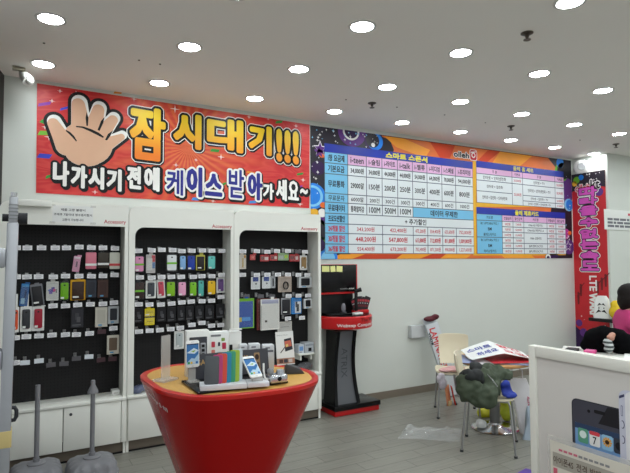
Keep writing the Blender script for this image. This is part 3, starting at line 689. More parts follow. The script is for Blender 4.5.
for n in range(3):
    x0 = -.075+.922*n; w = .918
    t = thing('display_unit', ULAB[n], 'display unit', (x0, FY, 0), 0, 'white accessory display units'); UNITS.append(t)
    dep = D-FY-.004
    # face frame with rounded opening (polygon with a hole built as strips)
    zo, zi0, xi0, xi1 = 2.012, .455, .05, w-.028
    b = MB(); rO, rI = .07, .075
    zi1 = 1.838
    # posts and header
    outer = [(0, .455)]+[(rO-rO*math.cos(PI/2*k/6), zo-rO+rO*math.sin(PI/2*k/6)) for k in range(7)]
    inner = [(xi0, .455)]+[(xi0+rI-rI*math.cos(PI/2*k/6), zi1-rI+rI*math.sin(PI/2*k/6)) for k in range(7)]
    vs = []; fs = []
    for (a_, c_) in zip(outer, inner): vs += [(a_[0], 0, a_[1]), (c_[0], 0, c_[1])]
    vs += [(w, 0, zo), (xi1, 0, zi1), (w, 0, .455), (xi1, 0, .455)]
    nv = len(vs)
    for k in range(0, nv-2, 2): fs.append((k, k+1, k+3, k+2))
    allv = vs+[(v[0], .022, v[2]) for v in vs]
    F = [f for f in fs]+[tuple(i+nv for i in f[::-1]) for f in fs]
    for k in range(0, nv-2, 2): F += [(k, k+2, k+2+nv, k+nv), (k+1, k+1+nv, k+3+nv, k+3)]
    b.mesh(allv, F, WHITE)
    bmesh.ops.recalc_face_normals(b.bm, faces=b.bm.faces)
    b.build('face_frame', t)
    MB().box(0, .02, .022, dep, .0, zo-.07, WHITE).build('side_panel', t, smooth=False); MB().box(w-.02, w, .022, dep, 0, zo, WHITE).build('side_panel', t, smooth=False)
    MB().box(.07, w-.02, .022, dep, zo-.02, zo, WHITE).build('top_panel', t, smooth=False); MB().box(.02, w-.02, .022, dep, zi1+.02, zi1+.04, WHITE).build('header_panel', t, smooth=False)
    MB().box(.02, w-.02, dep-.012, dep, .03, zo-.02, WHITE).build('back_panel', t, smooth=False)
    MB().box(.02, w-.02, BYD-FY, dep-.012, .455, zi1+.02, pg).build('peg_panel', t, smooth=False)
    MB().box(.0, w, -.012, BYD-FY, .43, .456, WHITE, .006).build('worktop', t)
    dl = [(.004, .45), (.456, .876)] if n == 0 else [(.004, .455), (.461, .876)]
    for k, (a_, c_) in enumerate(dl if n == 0 else [(.01, .876)]):
        dd = MB().box(a_, c_, 0, .02, .095, .427, WHITE, .003).build('door', t)
        if n == 0:
            kx = a_+.05
            if k == 1: MB().cyl((kx, -.004, .372), (kx, .004, .372), .011, DGREY).build('lock', dd)
    MB().box(.88, w, 0, .02, .095, .43, WHITE, .002).build('filler_strip', t)
    MB().box(0, w, .034, dep-.02, 0, .092, mat('kick_brown', (104, 94, 82), .5)).build('kick_plate', t, smooth=False)
    MB().box(0, w, .03, .034, 0, .014, BLACK).build('kick_seal', t, smooth=False)
    a = Art(); xr = {0: (104, 126, 219.5, 225), 1: (212, 231.8, 224, 229.5), 2: (301, 317.5, 226, 232)}[n]
    q0, q1 = PY(xr[0], (xr[2]+xr[3])/2-.5, FY), PY(xr[1], (xr[2]+xr[3])/2+.5, FY)
    zc = (q0.z+q1.z)/2
    V = a.text('Accessory', q0.x-x0, q1.x-x0, zc-.021, zc+.019, REDTXT, 1, .0022); a.build('header_lettering', t)
    for row in TAGS[n]:
        for e in row:
            u, v = e[0], e[1]; kind = e[2] if len(e) > 2 else ''
            p = PY(u, v, BYD-.115)
            h = use(hk); h.parent = t; h.location = (p.x-x0, BYD-FY, p.z)
            g_ = use(tg[kind]); g_.parent = h; g_.location = (0, 0, 0); g_.rotation_euler = (0, random.uniform(-.05, .05), 0)
            HOOKS.append((p.x, p.z, n))
for o in list(tg.values()):
    if o.parent is None: bpy.data.objects.remove(o)
# paper notice on the left header, plus the strip and box at its top
p0, p1 = PY(52.5, 207, FY-.002), PY(93, 223.5, FY-.002)
nt_ = thing('paper_notice', 'white paper notice with three printed lines taped to the left display unit', 'notice', (p0.x, FY-.0006, p1.z))
wN, hN = p1.x-p0.x, PY(73, 206.5, FY).z-PY(73, 223.5, FY).z
MB().box(0, wN, -.0012, 0, 0, hN, PAPER).build('paper_sheet', nt_, smooth=False)
a = Art(); 
for s_, x_, z_ in (('제품 고장 불량시', .2, .75), ('구매후 7일이내 영수증지참시', .03, .47), ('교환이 가능합니다', .24, .17)): a.text(s_, wN*x_, wN*(1-x_), hN*z_-.009, hN*z_+.011, INK, 1, .001)
a.build('lettering', nt_, loc=(0, -.0014, 0))
for k, (x_, z_) in enumerate(((0, hN), (wN, hN), (0, 0), (wN, 0))): MB().box(x_-.02, x_+.02, -.0022, -.0014, z_-.008, z_+.008, CLEAR).build('tape', nt_, smooth=False)
q0, q1 = PY(16, 202, FY-.04), PY(51.5, 204.5, FY-.04)
tag(MB().box(q0.x, q1.x, FY-.05, FY-.0005, q1.z-.018, q1.z+.03, WHITE, .003).build('header_strip'), 'white strip box fixed across the top of the left display unit, above the notice', 'strip')
print('shell ok')
# ------------------------------------------------------------------ camera and colour management
cd = bpy.data.cameras.new('camera'); cam = bpy.data.objects.new('camera', cd); COL.objects.link(cam)
cam.matrix_world = Matrix(((RT.x, UP.x, -FW.x, 0), (RT.y, UP.y, -FW.y, 0), (RT.z, UP.z, -FW.z, EYE), (0, 0, 0, 1)))
cd.sensor_width = 36; cd.lens = FPX/630*36; cd.clip_start = .02; S.camera = cam
wd = bpy.data.worlds.new('world'); S.world = wd; wd.use_nodes = True
wd.node_tree.nodes['Background'].inputs[0].default_value = (.9, .95, 1, 1); wd.node_tree.nodes['Background'].inputs[1].default_value = .62  # pale world light, added as fill through the open left and front sides
S.view_settings.view_transform = 'Standard'; S.view_settings.look = 'None'; S.view_settings.exposure = 0.; S.view_settings.gamma = 1; S.view_settings.use_curve_mapping = False
#__NEXT__
# ------------------------------------------------------------------ packs hanging on the pegs
HY = BYD-.085                      # plane in which packs hang
gband = rgbm((120, 190, 60), .4); hole = rgbm((26, 26, 28), .3)
def nearest_hook(x, z, n, dzmin=-.02):
    c_ = [h for h in HOOKS if h[2] == n and h[1] > z+dzmin]
    return min(c_, key=lambda h: abs(h[0]-x)*2+abs(h[1]-z)) if c_ else None
def pack(n, u0, v0, u1, v1, kind, col, label, cat='phone case', group=None, name=None, tilt=0., extra=None, y=None, t=.016):
    y = y or HY
    if kind in ('box', 'black_box', 'card') and t > .017: y -= 0.0; y += (t-.016)
    uc, vc = (u0+u1)/2, (v0+v1)/2
    w = PY(u1, vc, y).x-PY(u0, vc, y).x; h = PY(uc, v0, y).z-PY(uc, v1, y).z; c_ = PY(uc, vc, y)
    zt_h, zb_h = c_.z+h/2, c_.z-h/2
    for hx, hz, hn in HOOKS:
        if hn == n and abs(hx-c_.x) < w/2+.014:
            if c_.z < hz+.02 and hz-.017 < zt_h: zt_h = hz-.0185
            elif zb_h < hz+.036 and hz < c_.z: zb_h = hz+.037
    c_.z = (zt_h+zb_h)/2; h = zt_h-zb_h
    o = thing(name or 'phone_case_pack', label, cat, (c_.x, y, c_.z), 0, group or ['products on the left peg board', 'products on the middle peg board', 'products on the right peg board'][n])
    o.rotation_euler = (0, tilt, 0)
    W_, H_ = w/2, h/2
    CM = rgbm(col, .35); hk_ = nearest_hook(c_.x, c_.z+H_, n)
    def tab(m_, wt=.016):
        top = H_+.010
        if hk_ and not tilt: top = max(H_+.004, min(hk_[1]-c_.z-.0032, H_+.1))
        dx = max(-W_*.8, min(W_*.8, hk_[0]-c_.x)) if hk_ else 0
        b = MB(); b.box(dx-wt, dx+wt, -.002, 0, H_-.004, top, m_); b.build('hang_tab', o, smooth=False)
    if kind in ('case', 'caseband', 'casewhite'):           # case on show in a clear or white sleeve
        sl = MB().prism(rrect(-W_, W_, -H_, H_, .006), 0, .005, PAPER if kind == 'casewhite' else (extra or CLEAR)).build('sleeve', o)
        iw, ih = (W_*.82, H_*.88) if kind != 'casewhite' else (W_*.68, H_*.78)
        ca = MB().prism(rrect(-iw, iw, -ih, ih, .012), -.011, 0, CM, bev=.003).build('phone_case', o)
        MB().prism(rrect(-.007, .007, ih*.62, ih*.78, .004), -.0122, -.011, hole).build('camera_hole', ca, smooth=False)
        if kind == 'caseband': MB().box(-iw*1.05, iw*1.05, -.0135, -.011, -.012, .004, gband).build('paper_band', o, smooth=False)
        MB().box(-iw*.9, -iw*.1, -.0126, -.0112, -ih*.93, -ih*.7, PAPER).build('sticker', o, smooth=False)
        tab(CLEAR if kind != 'casewhite' else PAPER)
    elif kind == 'white_band':                                  # case with a white paper band
        MB().prism(rrect(-W_, W_, -H_, H_, .01), -.011, .0, CM, bev=.003).build('phone_case', o)
        MB().box(-W_*1.04, W_*1.04, -.0135, -.0105, -H_*.62, -H_*.34, extra or PAPER).build('paper_band', o, smooth=False); tab(CLEAR)
    elif kind == 'black_box':
        MB().box(-W_, W_, -t, 0, -H_, H_, CM, .002).build('carton', o, smooth=False)
        a = Art(); a.poly(rrect(-W_*.35, W_*.25, -H_*.2, H_*.5, .004), rgbm((66, 66, 70), .3), 1); a.poly(rrect(-W_*.1, W_*.5, -H_*.45, H_*.1, .004), rgbm((84, 84, 88), .3), 2)
        a.rect(-W_*.8, W_*.6, -H_*.78, -H_*.68, rgbm((96, 96, 100), .5), 1); a.rect(-W_*.8, W_*.2, -H_*.9, -H_*.84, rgbm((80, 80, 84), .5), 1)
        a.build('carton_print', o, loc=(0, -t, 0)); tab(BLACK)
    elif kind == 'box':                                         # carton with a framed picture panel
        MB().box(-W_, W_, -t, 0, -H_, H_, CM, .002).build('carton', o, smooth=False)
        a = Art(); fc = extra or (60, 60, 64); 
        a.poly(rrect(-W_*.66, W_*.66, -H_*.6, H_*.74, .008), rgbm(fc, .4), 1); a.rect(-W_*.5, W_*.1, -H_*.88, -H_*.72, rgbm((90, 150, 190), .5), 1)
        a.build('carton_print', o, loc=(0, -t, 0)); tab(CLEAR)
    elif kind == 'frame':                                       # coloured case showing as a rim round a dark pack
        MB().prism(rrect(-W_, W_, -H_, H_, .008), -.004, 0, CM).build('backing_card', o)
        MB().prism(rrect(-W_*.8, W_*.8, -H_*.95, H_*.8, .006), -.014, -.004, rgbm(extra or (40, 26, 20), .4), bev=.002).build('phone_case', o)
        MB().box(-W_*.7, W_*.1, -.0155, -.014, -H_*.75, -H_*.6, PAPER).build('sticker', o, smooth=False); tab(CM)
    elif kind == 'card':                                        # flat blister card with art
        MB().prism(rrect(-W_, W_, -H_, H_, .006), -.003, 0, CM).build('backing_card', o)
        if extra:
            a = Art()
            for (xa, za, xb, zb_, cc) in extra: a.rect(xa*W_, xb*W_, za*H_, zb_*H_, rgbm(cc, .5), 1+extra.index((xa, za, xb, zb_, cc))*.4)
            a.build('card_print', o, loc=(0, -.003, 0))
        MB().prism(rrect(-W_*.9, W_*.9, -H_*.9, H_*.84, .006), -.012, -.0055, CLEAR, bev=.003).build('blister', o); tab(CM)
    return o
P_ = pack
# left unit
P_(0, 73, 256, 80, 277, 'card', (214, 150, 178), 'slim pink pouch tilted on the top row of the left peg board', 'pouch', name='pouch_pack', tilt=.12, extra=[(-.9, .62, .9, .9, (226, 210, 218)), (-.2, -.4, .3, .3, (120, 90, 110))])
P_(0, 85.5, 252.3, 96.3, 269, 'white_band', (214, 122, 140), 'pink phone case with a white band on the top row of the left peg board')
P_(0, 97.8, 252.5, 108.7, 268, 'white_band', (58, 50, 40), 'dark brown phone case with a white band beside the pink one, left peg board')
P_(0, 109.5, 252.3, 119.8, 269, 'white_band', (212, 212, 198), 'cream phone case with a red stripe at the top right of the left peg board', extra=rgbm((206, 80, 80)))
P_(0, 20.3, 283.5, 28.5, 306, 'card', (46, 96, 156), 'blue blister card beside the ladder on the left peg board', 'accessory', name='blister_pack', tilt=.08, extra=[(-.8, .7, .9, .95, (60, 140, 200)), (-.7, -.8, .2, -.3, (150, 190, 215)), (.0, -.3, .5, .4, (26, 60, 110))])
P_(0, 31, 284, 43.5, 306, 'frame', (120, 122, 128), 'clear pack with a black bulky item beside the blue card, left peg board', 'accessory', name='blister_pack', tilt=-.12, extra=(30, 30, 34))
P_(0, 46.3, 281.5, 58.6, 300.5, 'card', (208, 208, 204), 'white pack with a coloured star splash on the left peg board', 'accessory', name='blister_pack', extra=[(-.55, -.3, .0, .2, (110, 90, 170)), (-.2, -.1, .35, .4, (90, 70, 160)), (.1, -.05, .5, .2, (214, 70, 130)), (-.7, .0, -.4, .15, (90, 120, 190)), (.55, -.2, .7, .2, (90, 90, 90))])
P_(0, 59.5, 281.5, 69.3, 300.5, 'case', (108, 170, 28), 'bright green phone case on the second row of the left peg board', extra=CLEAR)
P_(0, 70.4, 279.5, 85.4, 303.5, 'frame', (226, 168, 30), 'dark brown wallet case in a yellow rim on the left peg board', extra=(56, 34, 22))
P_(0, 85.8, 279.5, 96.2, 297.5, 'box', (52, 56, 66), 'dark grey pack with blue labels beside the yellow rimmed case', extra=(44, 46, 54))
P_(0, 97.3, 279.5, 108, 297.5, 'box', (70, 50, 44), 'dark brown pack with blue labels on the left peg board', extra=(62, 42, 38))
P_(0, 12.8, 307, 19, 332.5, 'casewhite', (216, 84, 46), 'orange case in a white pack half hidden by the ladder')
P_(0, 20.2, 306.5, 32, 331.8, 'casewhite', (52, 52, 58), 'black case in a white pack on the third row of the left peg board')
P_(0, 32.2, 306, 44.3, 331, 'casewhite', (160, 34, 52), 'dark red case in a white pack on the third row of the left peg board')
P_(0, 71, 308, 83.2, 327.3, 'black_box', (48, 48, 54), 'dark grey carton alone on the third row of the left peg board')
P_(0, 95, 307, 107.2, 326.8, 'box', (200, 196, 184), 'cream carton with a teal mark on the third row of the left peg board', extra=(186, 182, 170))
P_(0, 107.8, 306, 118.6, 327, 'box', (176, 180, 182), 'pale carton with a black case window at the right of the left peg board', extra=(44, 48, 54))
P_(0, 106.7, 335, 118.8, 354.6, 'box', (206, 200, 186), 'cream carton with a brown frame, lowest on the left peg board', extra=(108, 92, 78))
# middle unit
P_(1, 134, 255.5, 144.3, 272.5, 'caseband', (226, 152, 190), 'pink case with a green band, top left of the middle peg board')
P_(1, 146, 254.5, 155.2, 273, 'card', (196, 192, 190), 'white case on a red and blue card, top row of the middle peg board', extra=[(.2, .2, .95, .9, (196, 60, 70)), (.3, -.5, .95, .15, (90, 130, 180)), (-.75, -.7, .35, .6, (214, 212, 208))])
P_(1, 166, 254, 177.3, 271.5, 'caseband', (222, 226, 228), 'white case with a green band, top row of the middle peg board')
P_(1, 179.3, 255, 186, 270.3, 'case', (132, 176, 222), 'light blue case, top row of the middle peg board')
P_(1, 186.8, 255, 195.4, 270.5, 'case', (34, 62, 160), 'deep blue case, top row of the middle peg board')
P_(1, 196, 255, 204.8, 270.3, 'frame', (208, 202, 90), 'black pack with pale yellow edges, top row of the middle peg board', extra=(34, 24, 22))
P_(1, 207.3, 255.3, 215.6, 269.6, 'case', (110, 206, 196), 'turquoise case at the right of the top row, middle peg board')
P_(1, 134, 281.5, 144.6, 299.5, 'caseband', (58, 40, 36), 'dark brown case with a green band, second row of the middle peg board')
P_(1, 145.8, 280.5, 156, 298.3, 'casewhite', (66, 70, 76), 'dark grey case in a white pack, second row of the middle peg board')
P_(1, 157, 279.5, 165, 298, 'casewhite', (190, 70, 88), 'rose red case in a tilted white pack, middle peg board', tilt=-.06)
P_(1, 165.8, 281, 175.5, 297, 'case', (128, 184, 32), 'lime green case left of the pink one, second row of the middle peg board')
P_(1, 177.5, 281.3, 186.4, 296.3, 'case', (232, 164, 198), 'pink case between two green cases, middle peg board')
P_(1, 189, 281.3, 196.9, 296.5, 'case', (124, 190, 40), 'green case right of the pink one, middle peg board')
P_(1, 197.6, 279.5, 204, 297, 'case', (84, 178, 168), 'teal case, second row of the middle peg board')
P_(1, 206.9, 280, 215.8, 295.2, 'case', (238, 190, 32), 'golden yellow case, second row of the middle peg board')
P_(1, 216.5, 277.3, 224.6, 294.5, 'casewhite', (104, 76, 130), 'purple case in a white pack, right end of the second row')
PK = [(133.5, 308, 142.8, 322.5), None, (156.8, 307.5, 165.6, 321.5), (166.6, 307.5, 175.4, 321.5), (177, 306.5, 184.3, 320.5), (185.2, 306, 193.2, 320), (194.8, 305.5, 203.3, 319), (204.6, 304.8, 213.5, 319), (215.5, 304, 224.2, 318)]
for i, q in enumerate(PK):
    if q: P_(1, *q, 'black_box', (26, 26, 29), 'black battery carton, %s of its kind from the left on the third row' % ordn[i if i == 0 else i-1], 'carton', name='battery_carton')
P_(1, 144.7, 308.4, 154.5, 325, 'card', (236, 214, 20), 'bright yellow pack among the black cartons, middle peg board', 'pack', name='blister_pack', extra=[(-1, -.12, 1, .06, (30, 30, 30)), (-.9, .2, -.1, .34, (240, 240, 230)), (-.6, .5, .7, .6, (190, 160, 20)), (-.6, -.6, .7, -.5, (190, 160, 20))])
P_(1, 174.3, 331, 184, 349, 'casewhite', (176, 184, 184), 'white pack with a teal header, lowest on the middle peg board', 'accessory')
# right unit
P_(2, 239.5, 254.5, 246, 269, 'card', (218, 210, 196), 'narrow white and gold pack, top left of the right peg board', 'accessory', name='blister_pack', extra=[(-.2, -.8, .2, .5, (196, 160, 80)), (.3, .5, .9, .9, (200, 140, 50))])
P_(2, 250, 254.5, 255.2, 260, 'card', (206, 76, 76), 'tiny red square pack, top row of the right peg board', 'accessory', name='blister_pack', extra=[(-.5, -.5, .5, .4, (226, 120, 110))])
P_(2, 260, 254.8, 269, 261.3, 'card', (184, 52, 56), 'red battery pack left of two, top row of the right peg board', 'battery', name='battery_pack', extra=[(-.9, -.5, -.1, .5, (120, 70, 66)), (.0, -.6, .8, .3, (222, 206, 200))])
P_(2, 269.6, 254.6, 277.4, 260.6, 'card', (190, 54, 56), 'red battery pack beside the green pack, right peg board', 'battery', name='battery_pack', extra=[(-.7, -.5, .1, .4, (130, 60, 60)), (.2, -.5, .8, .4, (226, 200, 190))])
P_(2, 278, 253, 288.6, 260.4, 'card', (150, 178, 132), 'silver and green battery pack, top row of the right peg board', 'battery', name='battery_pack', extra=[(-.9, -.7, .0, .3, (180, 190, 180)), (.2, -.4, .8, .5, (176, 214, 50))])
P_(2, 289.4, 254.4, 299.4, 261.4, 'card', (186, 48, 52), 'red battery pack near the right end of the top row', 'battery', name='battery_pack', extra=[(-.9, -.4, .0, .5, (126, 60, 60)), (.2, -.5, .7, .4, (220, 196, 190))])
P_(2, 300, 255.5, 307.2, 270, 'casewhite', (150, 120, 80), 'white blister with a tan item, top right of the right peg board', 'accessory')
P_(2, 251, 276.2, 260, 289.2, 'card', (224, 226, 226), 'white card with a blue top, left one of two', 'memory card', name='card_pack', extra=[(-.6, .25, .6, .95, (40, 70, 160)), (-.1, -.25, .25, -.02, (60, 60, 64))])
P_(2, 262, 276, 270.6, 288.4, 'card', (224, 226, 226), 'white card with a blue top, right one of two', 'memory card', name='card_pack', extra=[(-.6, .25, .6, .95, (40, 70, 160)), (-.1, -.25, .25, -.02, (60, 60, 64))])
P_(2, 271, 276, 275.2, 288, 'card', (176, 178, 182), 'narrow grey pack beside the white and blue cards', 'accessory', name='blister_pack', extra=[(-.4, -.7, .4, .6, (60, 60, 66))])
o = P_(2, 278, 276.4, 291.4, 292, 'card', (190, 172, 158), 'beige box with a coiled black cable, right peg board', 'cable', name='cable_box', t=.03)
b = MB(); b.tube([(.035*math.cos(k*PI/10)*.72, -.016-.0004*k, -.012+.035*math.sin(k*PI/10)) for k in range(46)], .0045, BLACK, 6); b.build('coiled_cable', o)
P_(2, 297, 276.2, 310, 287.5, 'box', (196, 198, 200), 'grey and white charger box, second row of the right peg board', 'charger', name='charger_box', extra=(30, 30, 34), t=.04)
P_(2, 235.8, 297.5, 254, 328.4, 'card', (28, 78, 168), 'large blue tablet case with a green edge, right peg board', 'tablet case', name='tablet_case_pack', y=HY-.036, extra=[(-1, .8, 1, 1, (108, 168, 50)), (.88, -1, 1, .8, (120, 180, 70)), (-.7, -.55, -.35, -.25, (214, 190, 60)), (-.35, -.5, .6, -.25, (70, 150, 220)), (-1, -1, 1, -.93, (120, 180, 70))])
P_(2, 256.8, 297, 277, 329.5, 'card', (122, 58, 54), 'large brown red tablet case pack behind the white one', 'tablet case', name='tablet_case_pack', y=HY+.004, extra=[(-.9, .75, .9, .9, (150, 110, 106))])
P_(2, 260.6, 299, 279.3, 329.8, 'card', (222, 220, 214), 'large white tablet case pack in front of the brown red one', 'tablet case', name='tablet_case_pack', y=HY-.036, extra=[(-.9, .7, .9, .95, (170, 172, 196)), (-.55, -.5, -.3, -.36, (70, 60, 56)), (-.95, -.95, -.9, .6, (120, 118, 116))])
P_(2, 281, 297.5, 290.6, 314.6, 'frame', (170, 172, 176), 'grey blister with a black car charger, third row of the right peg board', 'charger', name='blister_pack', extra=(34, 34, 38))
P_(2, 291.3, 296.5, 301.3, 313.8, 'card', (40, 130, 206), 'bright blue and white pack with a black cable, right peg board', 'cable', name='cable_pack', extra=[(-.3, -.9, .9, .5, (226, 228, 230)), (.0, -.7, .5, .2, (40, 40, 46)), (-.2, -.2, .2, .5, (60, 60, 66))])
P_(2, 302.8, 298.6, 310.4, 308.3, 'box', (216, 218, 220), 'small white box with a black square, third row of the right peg board', 'charger', name='charger_box', extra=(26, 26, 30), t=.03)
P_(2, 277.6, 321.5, 291.8, 334, 'card', (196, 192, 186), 'pale leaflet pack hanging low on the right peg board, above the counter leaflet', 'leaflet', name='leaflet_pack', extra=[(-1, -1, 1, -.75, (110, 96, 92)), (-.6, .1, .6, .2, (150, 146, 142))])
# small shelf and boxes low in the right unit
p0, p1 = PY(297.5, 354, BYD-.12), PY(314.5, 354, BYD-.12); p1.x = min(p1.x, 2.655)
t = thing('bracket_shelf', 'small white shelf low at the right of the right display unit', 'shelf', (p0.x, BYD, p0.z-.012))
MB().box(0, p1.x-p0.x, -.16, -.0005, 0, .018, WHITE, .003).build('shelf_board', t); MB().box(.02, .035, -.14, -.0005, -.05, 0, WHITE).build('bracket', t, smooth=False); MB().box(p1.x-p0.x-.035, p1.x-p0.x-.02, -.14, -.0005, -.05, 0, WHITE).build('bracket', t, smooth=False)
sz = p0.z+.006
def carton(name, label, cat, x0, x1, y0, y1, z0, z1, m_, prints=None, group=None):
    o = thing(name, label, cat, ((x0+x1)/2, y0, z0), 0, group)
    w = (x1-x0)/2
    MB().box(-w, w, 0, y1-y0, 0, z1-z0, m_, .002).build('carton', o, smooth=False)
    if prints:
        a = Art()
        for k, (xa, za, xb, zb_, cc) in enumerate(prints): a.rect(-w+2*w*xa, -w+2*w*xb, (z1-z0)*za, (z1-z0)*zb_, rgbm(cc, .5), 1+k*.5)
        a.build('carton_print', o)
    return o
xa = p0.x
carton('charger_box', 'white box with a blue picture on the small shelf of the right unit', 'box', xa+.002, xa+.062, BYD-.14, BYD-.05, sz, sz+.085, rgbm((206, 212, 220)), [(.15, .3, .85, .8, (110, 150, 200)), (.15, .1, .6, .2, (120, 120, 126))])
carton('charger_box', 'silver box with a black round mark on the small shelf of the right unit', 'box', xa+.066, p1.x-.006, BYD-.15, BYD-.05, sz, sz+.10, rgbm((186, 190, 196), .3), [(.4, .15, .75, .5, (26, 26, 30)), (.1, .7, .9, .85, (150, 156, 166))])
# things lying on the worktops
q = PY(306, 369, BYD-.16)
tag(MB().box(q.x-.09, q.x+.03, BYD-.2, BYD-.06, .4575, .468, rgbm((96, 52, 48)), .002).build('booklet'), 'dark red booklet lying on the worktop of the right display unit', 'booklet')
bg = blob('film_bag', None, mat('film_dark', (86, 86, 90), .15, alpha=.8), [((q.x-.02, BYD-.13, .50), (.09, .07, .035)), ((q.x+.03, BYD-.12, .51), (.05, .06, .04))], .012, .012, 14, 3, ground=.4685)
tag(bg, 'crumpled dark film bag on the worktop of the right display unit', 'bag')
q = PY(137.5, 388, BYD-.17)
bg = blob('film_bag', None, mat('film_blue', (96, 104, 130), .2, alpha=.9), [((q.x, BYD-.16, .48), (.06, .06, .03)), ((q.x+.03, BYD-.15, .485), (.05, .05, .03))], .012, .012, 14, 5, ground=.4575)
tag(bg, 'blue grey film bag on the worktop of the middle display unit', 'bag')
q = PY(115.5, 391, BYD-.12)
carton('small_box', 'tiny white box on the worktop at the right end of the left display unit', 'box', q.x-.03, q.x+.03, BYD-.15, BYD-.07, .4565, .495, WHITE2, [(.2, .3, .8, .6, (200, 198, 190))])

# ------------------------------------------------------------------ stepladder at the left edge
lad = thing('stepladder', 'folded aluminium stepladder standing at the left edge', 'ladder', (-.213, 1.9, .006))
lad.rotation_euler = (0, .0145, 0)
LW, LZ = .195, 1.70
yl = rgbm((196, 176, 120), .6); rub = rgbm((44, 44, 48), .6)
for sx_ in (-1, 1):
    x_ = sx_*LW
    b = MB(); b.box(x_-.016, x_+.016, -.025, .025, .02, LZ-.03, ALU, .004); r_ = b.build('front_rail', lad)
    b = MB(); b.box(x_-.012, x_+.012, -.018, .018, LZ-.04, LZ+.052, ALU, .004)
    for k in range(5): b.box(x_-.013, x_+.013, -.0195, .0195, LZ-.02+k*.011, LZ-.016+k*.011, GREY)
    b.cyl((x_, 0, LZ+.05), (x_, 0, LZ+.066), .009, CHROME); b.build('rail_cap', r_)
    MB().box(x_-.019, x_+.019, -.028, .028, 0, .05, rub, .004).build('rubber_foot', r_)
    MB().box(x_-.0185, x_+.0185, -.0275, .0275, .985, 1.035, yl, .002).build('label_band', r_)
    b = MB(); b.box(x_-.014, x_+.014, .055, .095, .02, LZ-.05, ALU, .004); r2 = b.build('rear_rail', lad)
    MB().box(x_-.017, x_+.017, .052, .098, 0, .05, rub, .004).build('rubber_foot', r2)
    b = MB(); b.cyl((x_-.03*sx_, .03, LZ-.012), (x_+.036*sx_, .03, LZ-.012), .012, rub); b.cyl((x_+.014*sx_, .03, LZ-.012), (x_+.04*sx_, .03, LZ-.012), .018, rub, seg=24); b.build('hinge_bolt', lad)
    b = MB(); b.tube([(x_+.012*sx_, .0, 1.06), (x_+.024*sx_, .0, 1.06), (x_+.029*sx_, .0, 1.07), (x_+.029*sx_, 0, 1.088), (x_+.024*sx_, .0, 1.098), (x_+.012*sx_, .0, 1.099)], .006, rub, 10); b.build('carry_loop', lad)
for k, z in enumerate((.31, .625, .94, 1.25, 1.56)):
    MB().box(-LW+.016, LW-.016, -.035, .035, z-.03, z+.03, ALU, .006).build('step', lad)
for z in (.4, 1.0): MB().cyl((-LW+.014, .075, z), (LW-.014, .075, z), .01, ALU).build('rear_bar', lad)

# ------------------------------------------------------------------ grey banner stand bases
gpl = mat('grey_base_plastic', (126, 126, 130), .6, var=.06, bump=.1, bscale=90)
def stand(x, y, label, cone, ztop):
    t = thing('stand_base', label, 'stand base', (x, y, 0), .02, 'grey water filled stand bases')
    b = MB(); s_ = .168
    def sq(h, z, rib=0.):
        out = []
        for k in range(120):
            an = 2*PI*k/120; c_, d_ = math.cos(an), math.sin(an); r_ = h/(abs(c_)**7+abs(d_)**7)**(1/7)
            p = Vector((r_*c_, r_*d_)); q_ = p.y if abs(c_) > abs(d_) else p.x
            p *= 1+rib*math.cos(q_*2*PI/.075); out.append((p.x, p.y, z))
        return out
    b.loft([sq(s_, 0), sq(s_, .052), sq(s_-.008, .062, .0), sq(s_-.012, .085, .035), sq(s_-.022, .108, .06), sq(s_-.045, .124, .05), sq(s_-.07, .128, .0), sq(s_-.10, .134)], gpl)
    b.build('base_tank', t)
    MB().lathe([(.06, .13), (.06, .142), (.045, .15), (.022, .15), (.022, .172), (.0, .172)], gpl).build('socket', t)
    b = MB(); b.cyl((0, 0, .15), (0, 0, ztop), .0165, rgbm((128, 128, 132), .45)); b.build('pole', t)
    if cone:
        b = MB(); b.lathe([(.017, ztop-.012), (.037, ztop-.008), (.037, ztop+.006), (.015, ztop+.052), (.015, ztop+.082), (.010, ztop+.086)], gpl, seg=24); b.build('pole_cap', t)
q = PZ(92, 455, .15); stand(q.x, q.y-.0, 'grey plastic stand base whose pole has a cone shaped cap', True, PY(92, 392, q.y).z)
q = PZ(38, 461, .15); stand(q.x-.01, q.y+.0, 'grey plastic stand base with a plain pole, beside the ladder', False, PY(38, 385, q.y).z)

# ------------------------------------------------------------------ red counter
CT = .90
outl = catmull([(.657, 3.12), (.652, 2.92), (.678, 2.70), (.80, 2.495), (1.03, 2.425), (1.30, 2.425), (1.46, 2.51), (1.535, 2.66), (1.548, 2.80), (1.49, 2.95), (1.27, 3.14), (1.0, 3.33), (.86, 3.335), (.735, 3.26)], 5)
cxy = Vector((1.05, 2.86)); n_ = len(outl)
def off(P, d):
    out = []
    for i, p in enumerate(P):
        t_ = (P[(i+1) % len(P)]-P[i-1]).normalized(); out.append(p+Vector((-t_.y, t_.x))*d)
    return out
def sc(P, k): return [cxy+(p-cxy)*k for p in P]
ctr = thing('counter', 'glossy red tapered display counter with a wood coloured top in the left foreground', 'counter', (cxy.x, cxy.y, 0))
def lo(P, z): return [(p.x-cxy.x, p.y-cxy.y, z) for p in P]
redg = mat('red_gloss', (160, 2, 2), .26, var=.02, coat=.12, spec=.16)
rimm = mat('rim_red', (196, 26, 18), .28, coat=.2); woodm = mat('counter_wood', (206, 160, 84), .4, var=.1, scale=5)
b = MB(); b.loft([lo(sc(outl, .27), .03)]+[lo(sc(outl, .27+.73*k/10), .03+(CT-.045)*k/10) for k in range(1, 11)], redg); b.build('counter_body', ctr)
ins = off(outl, .034)
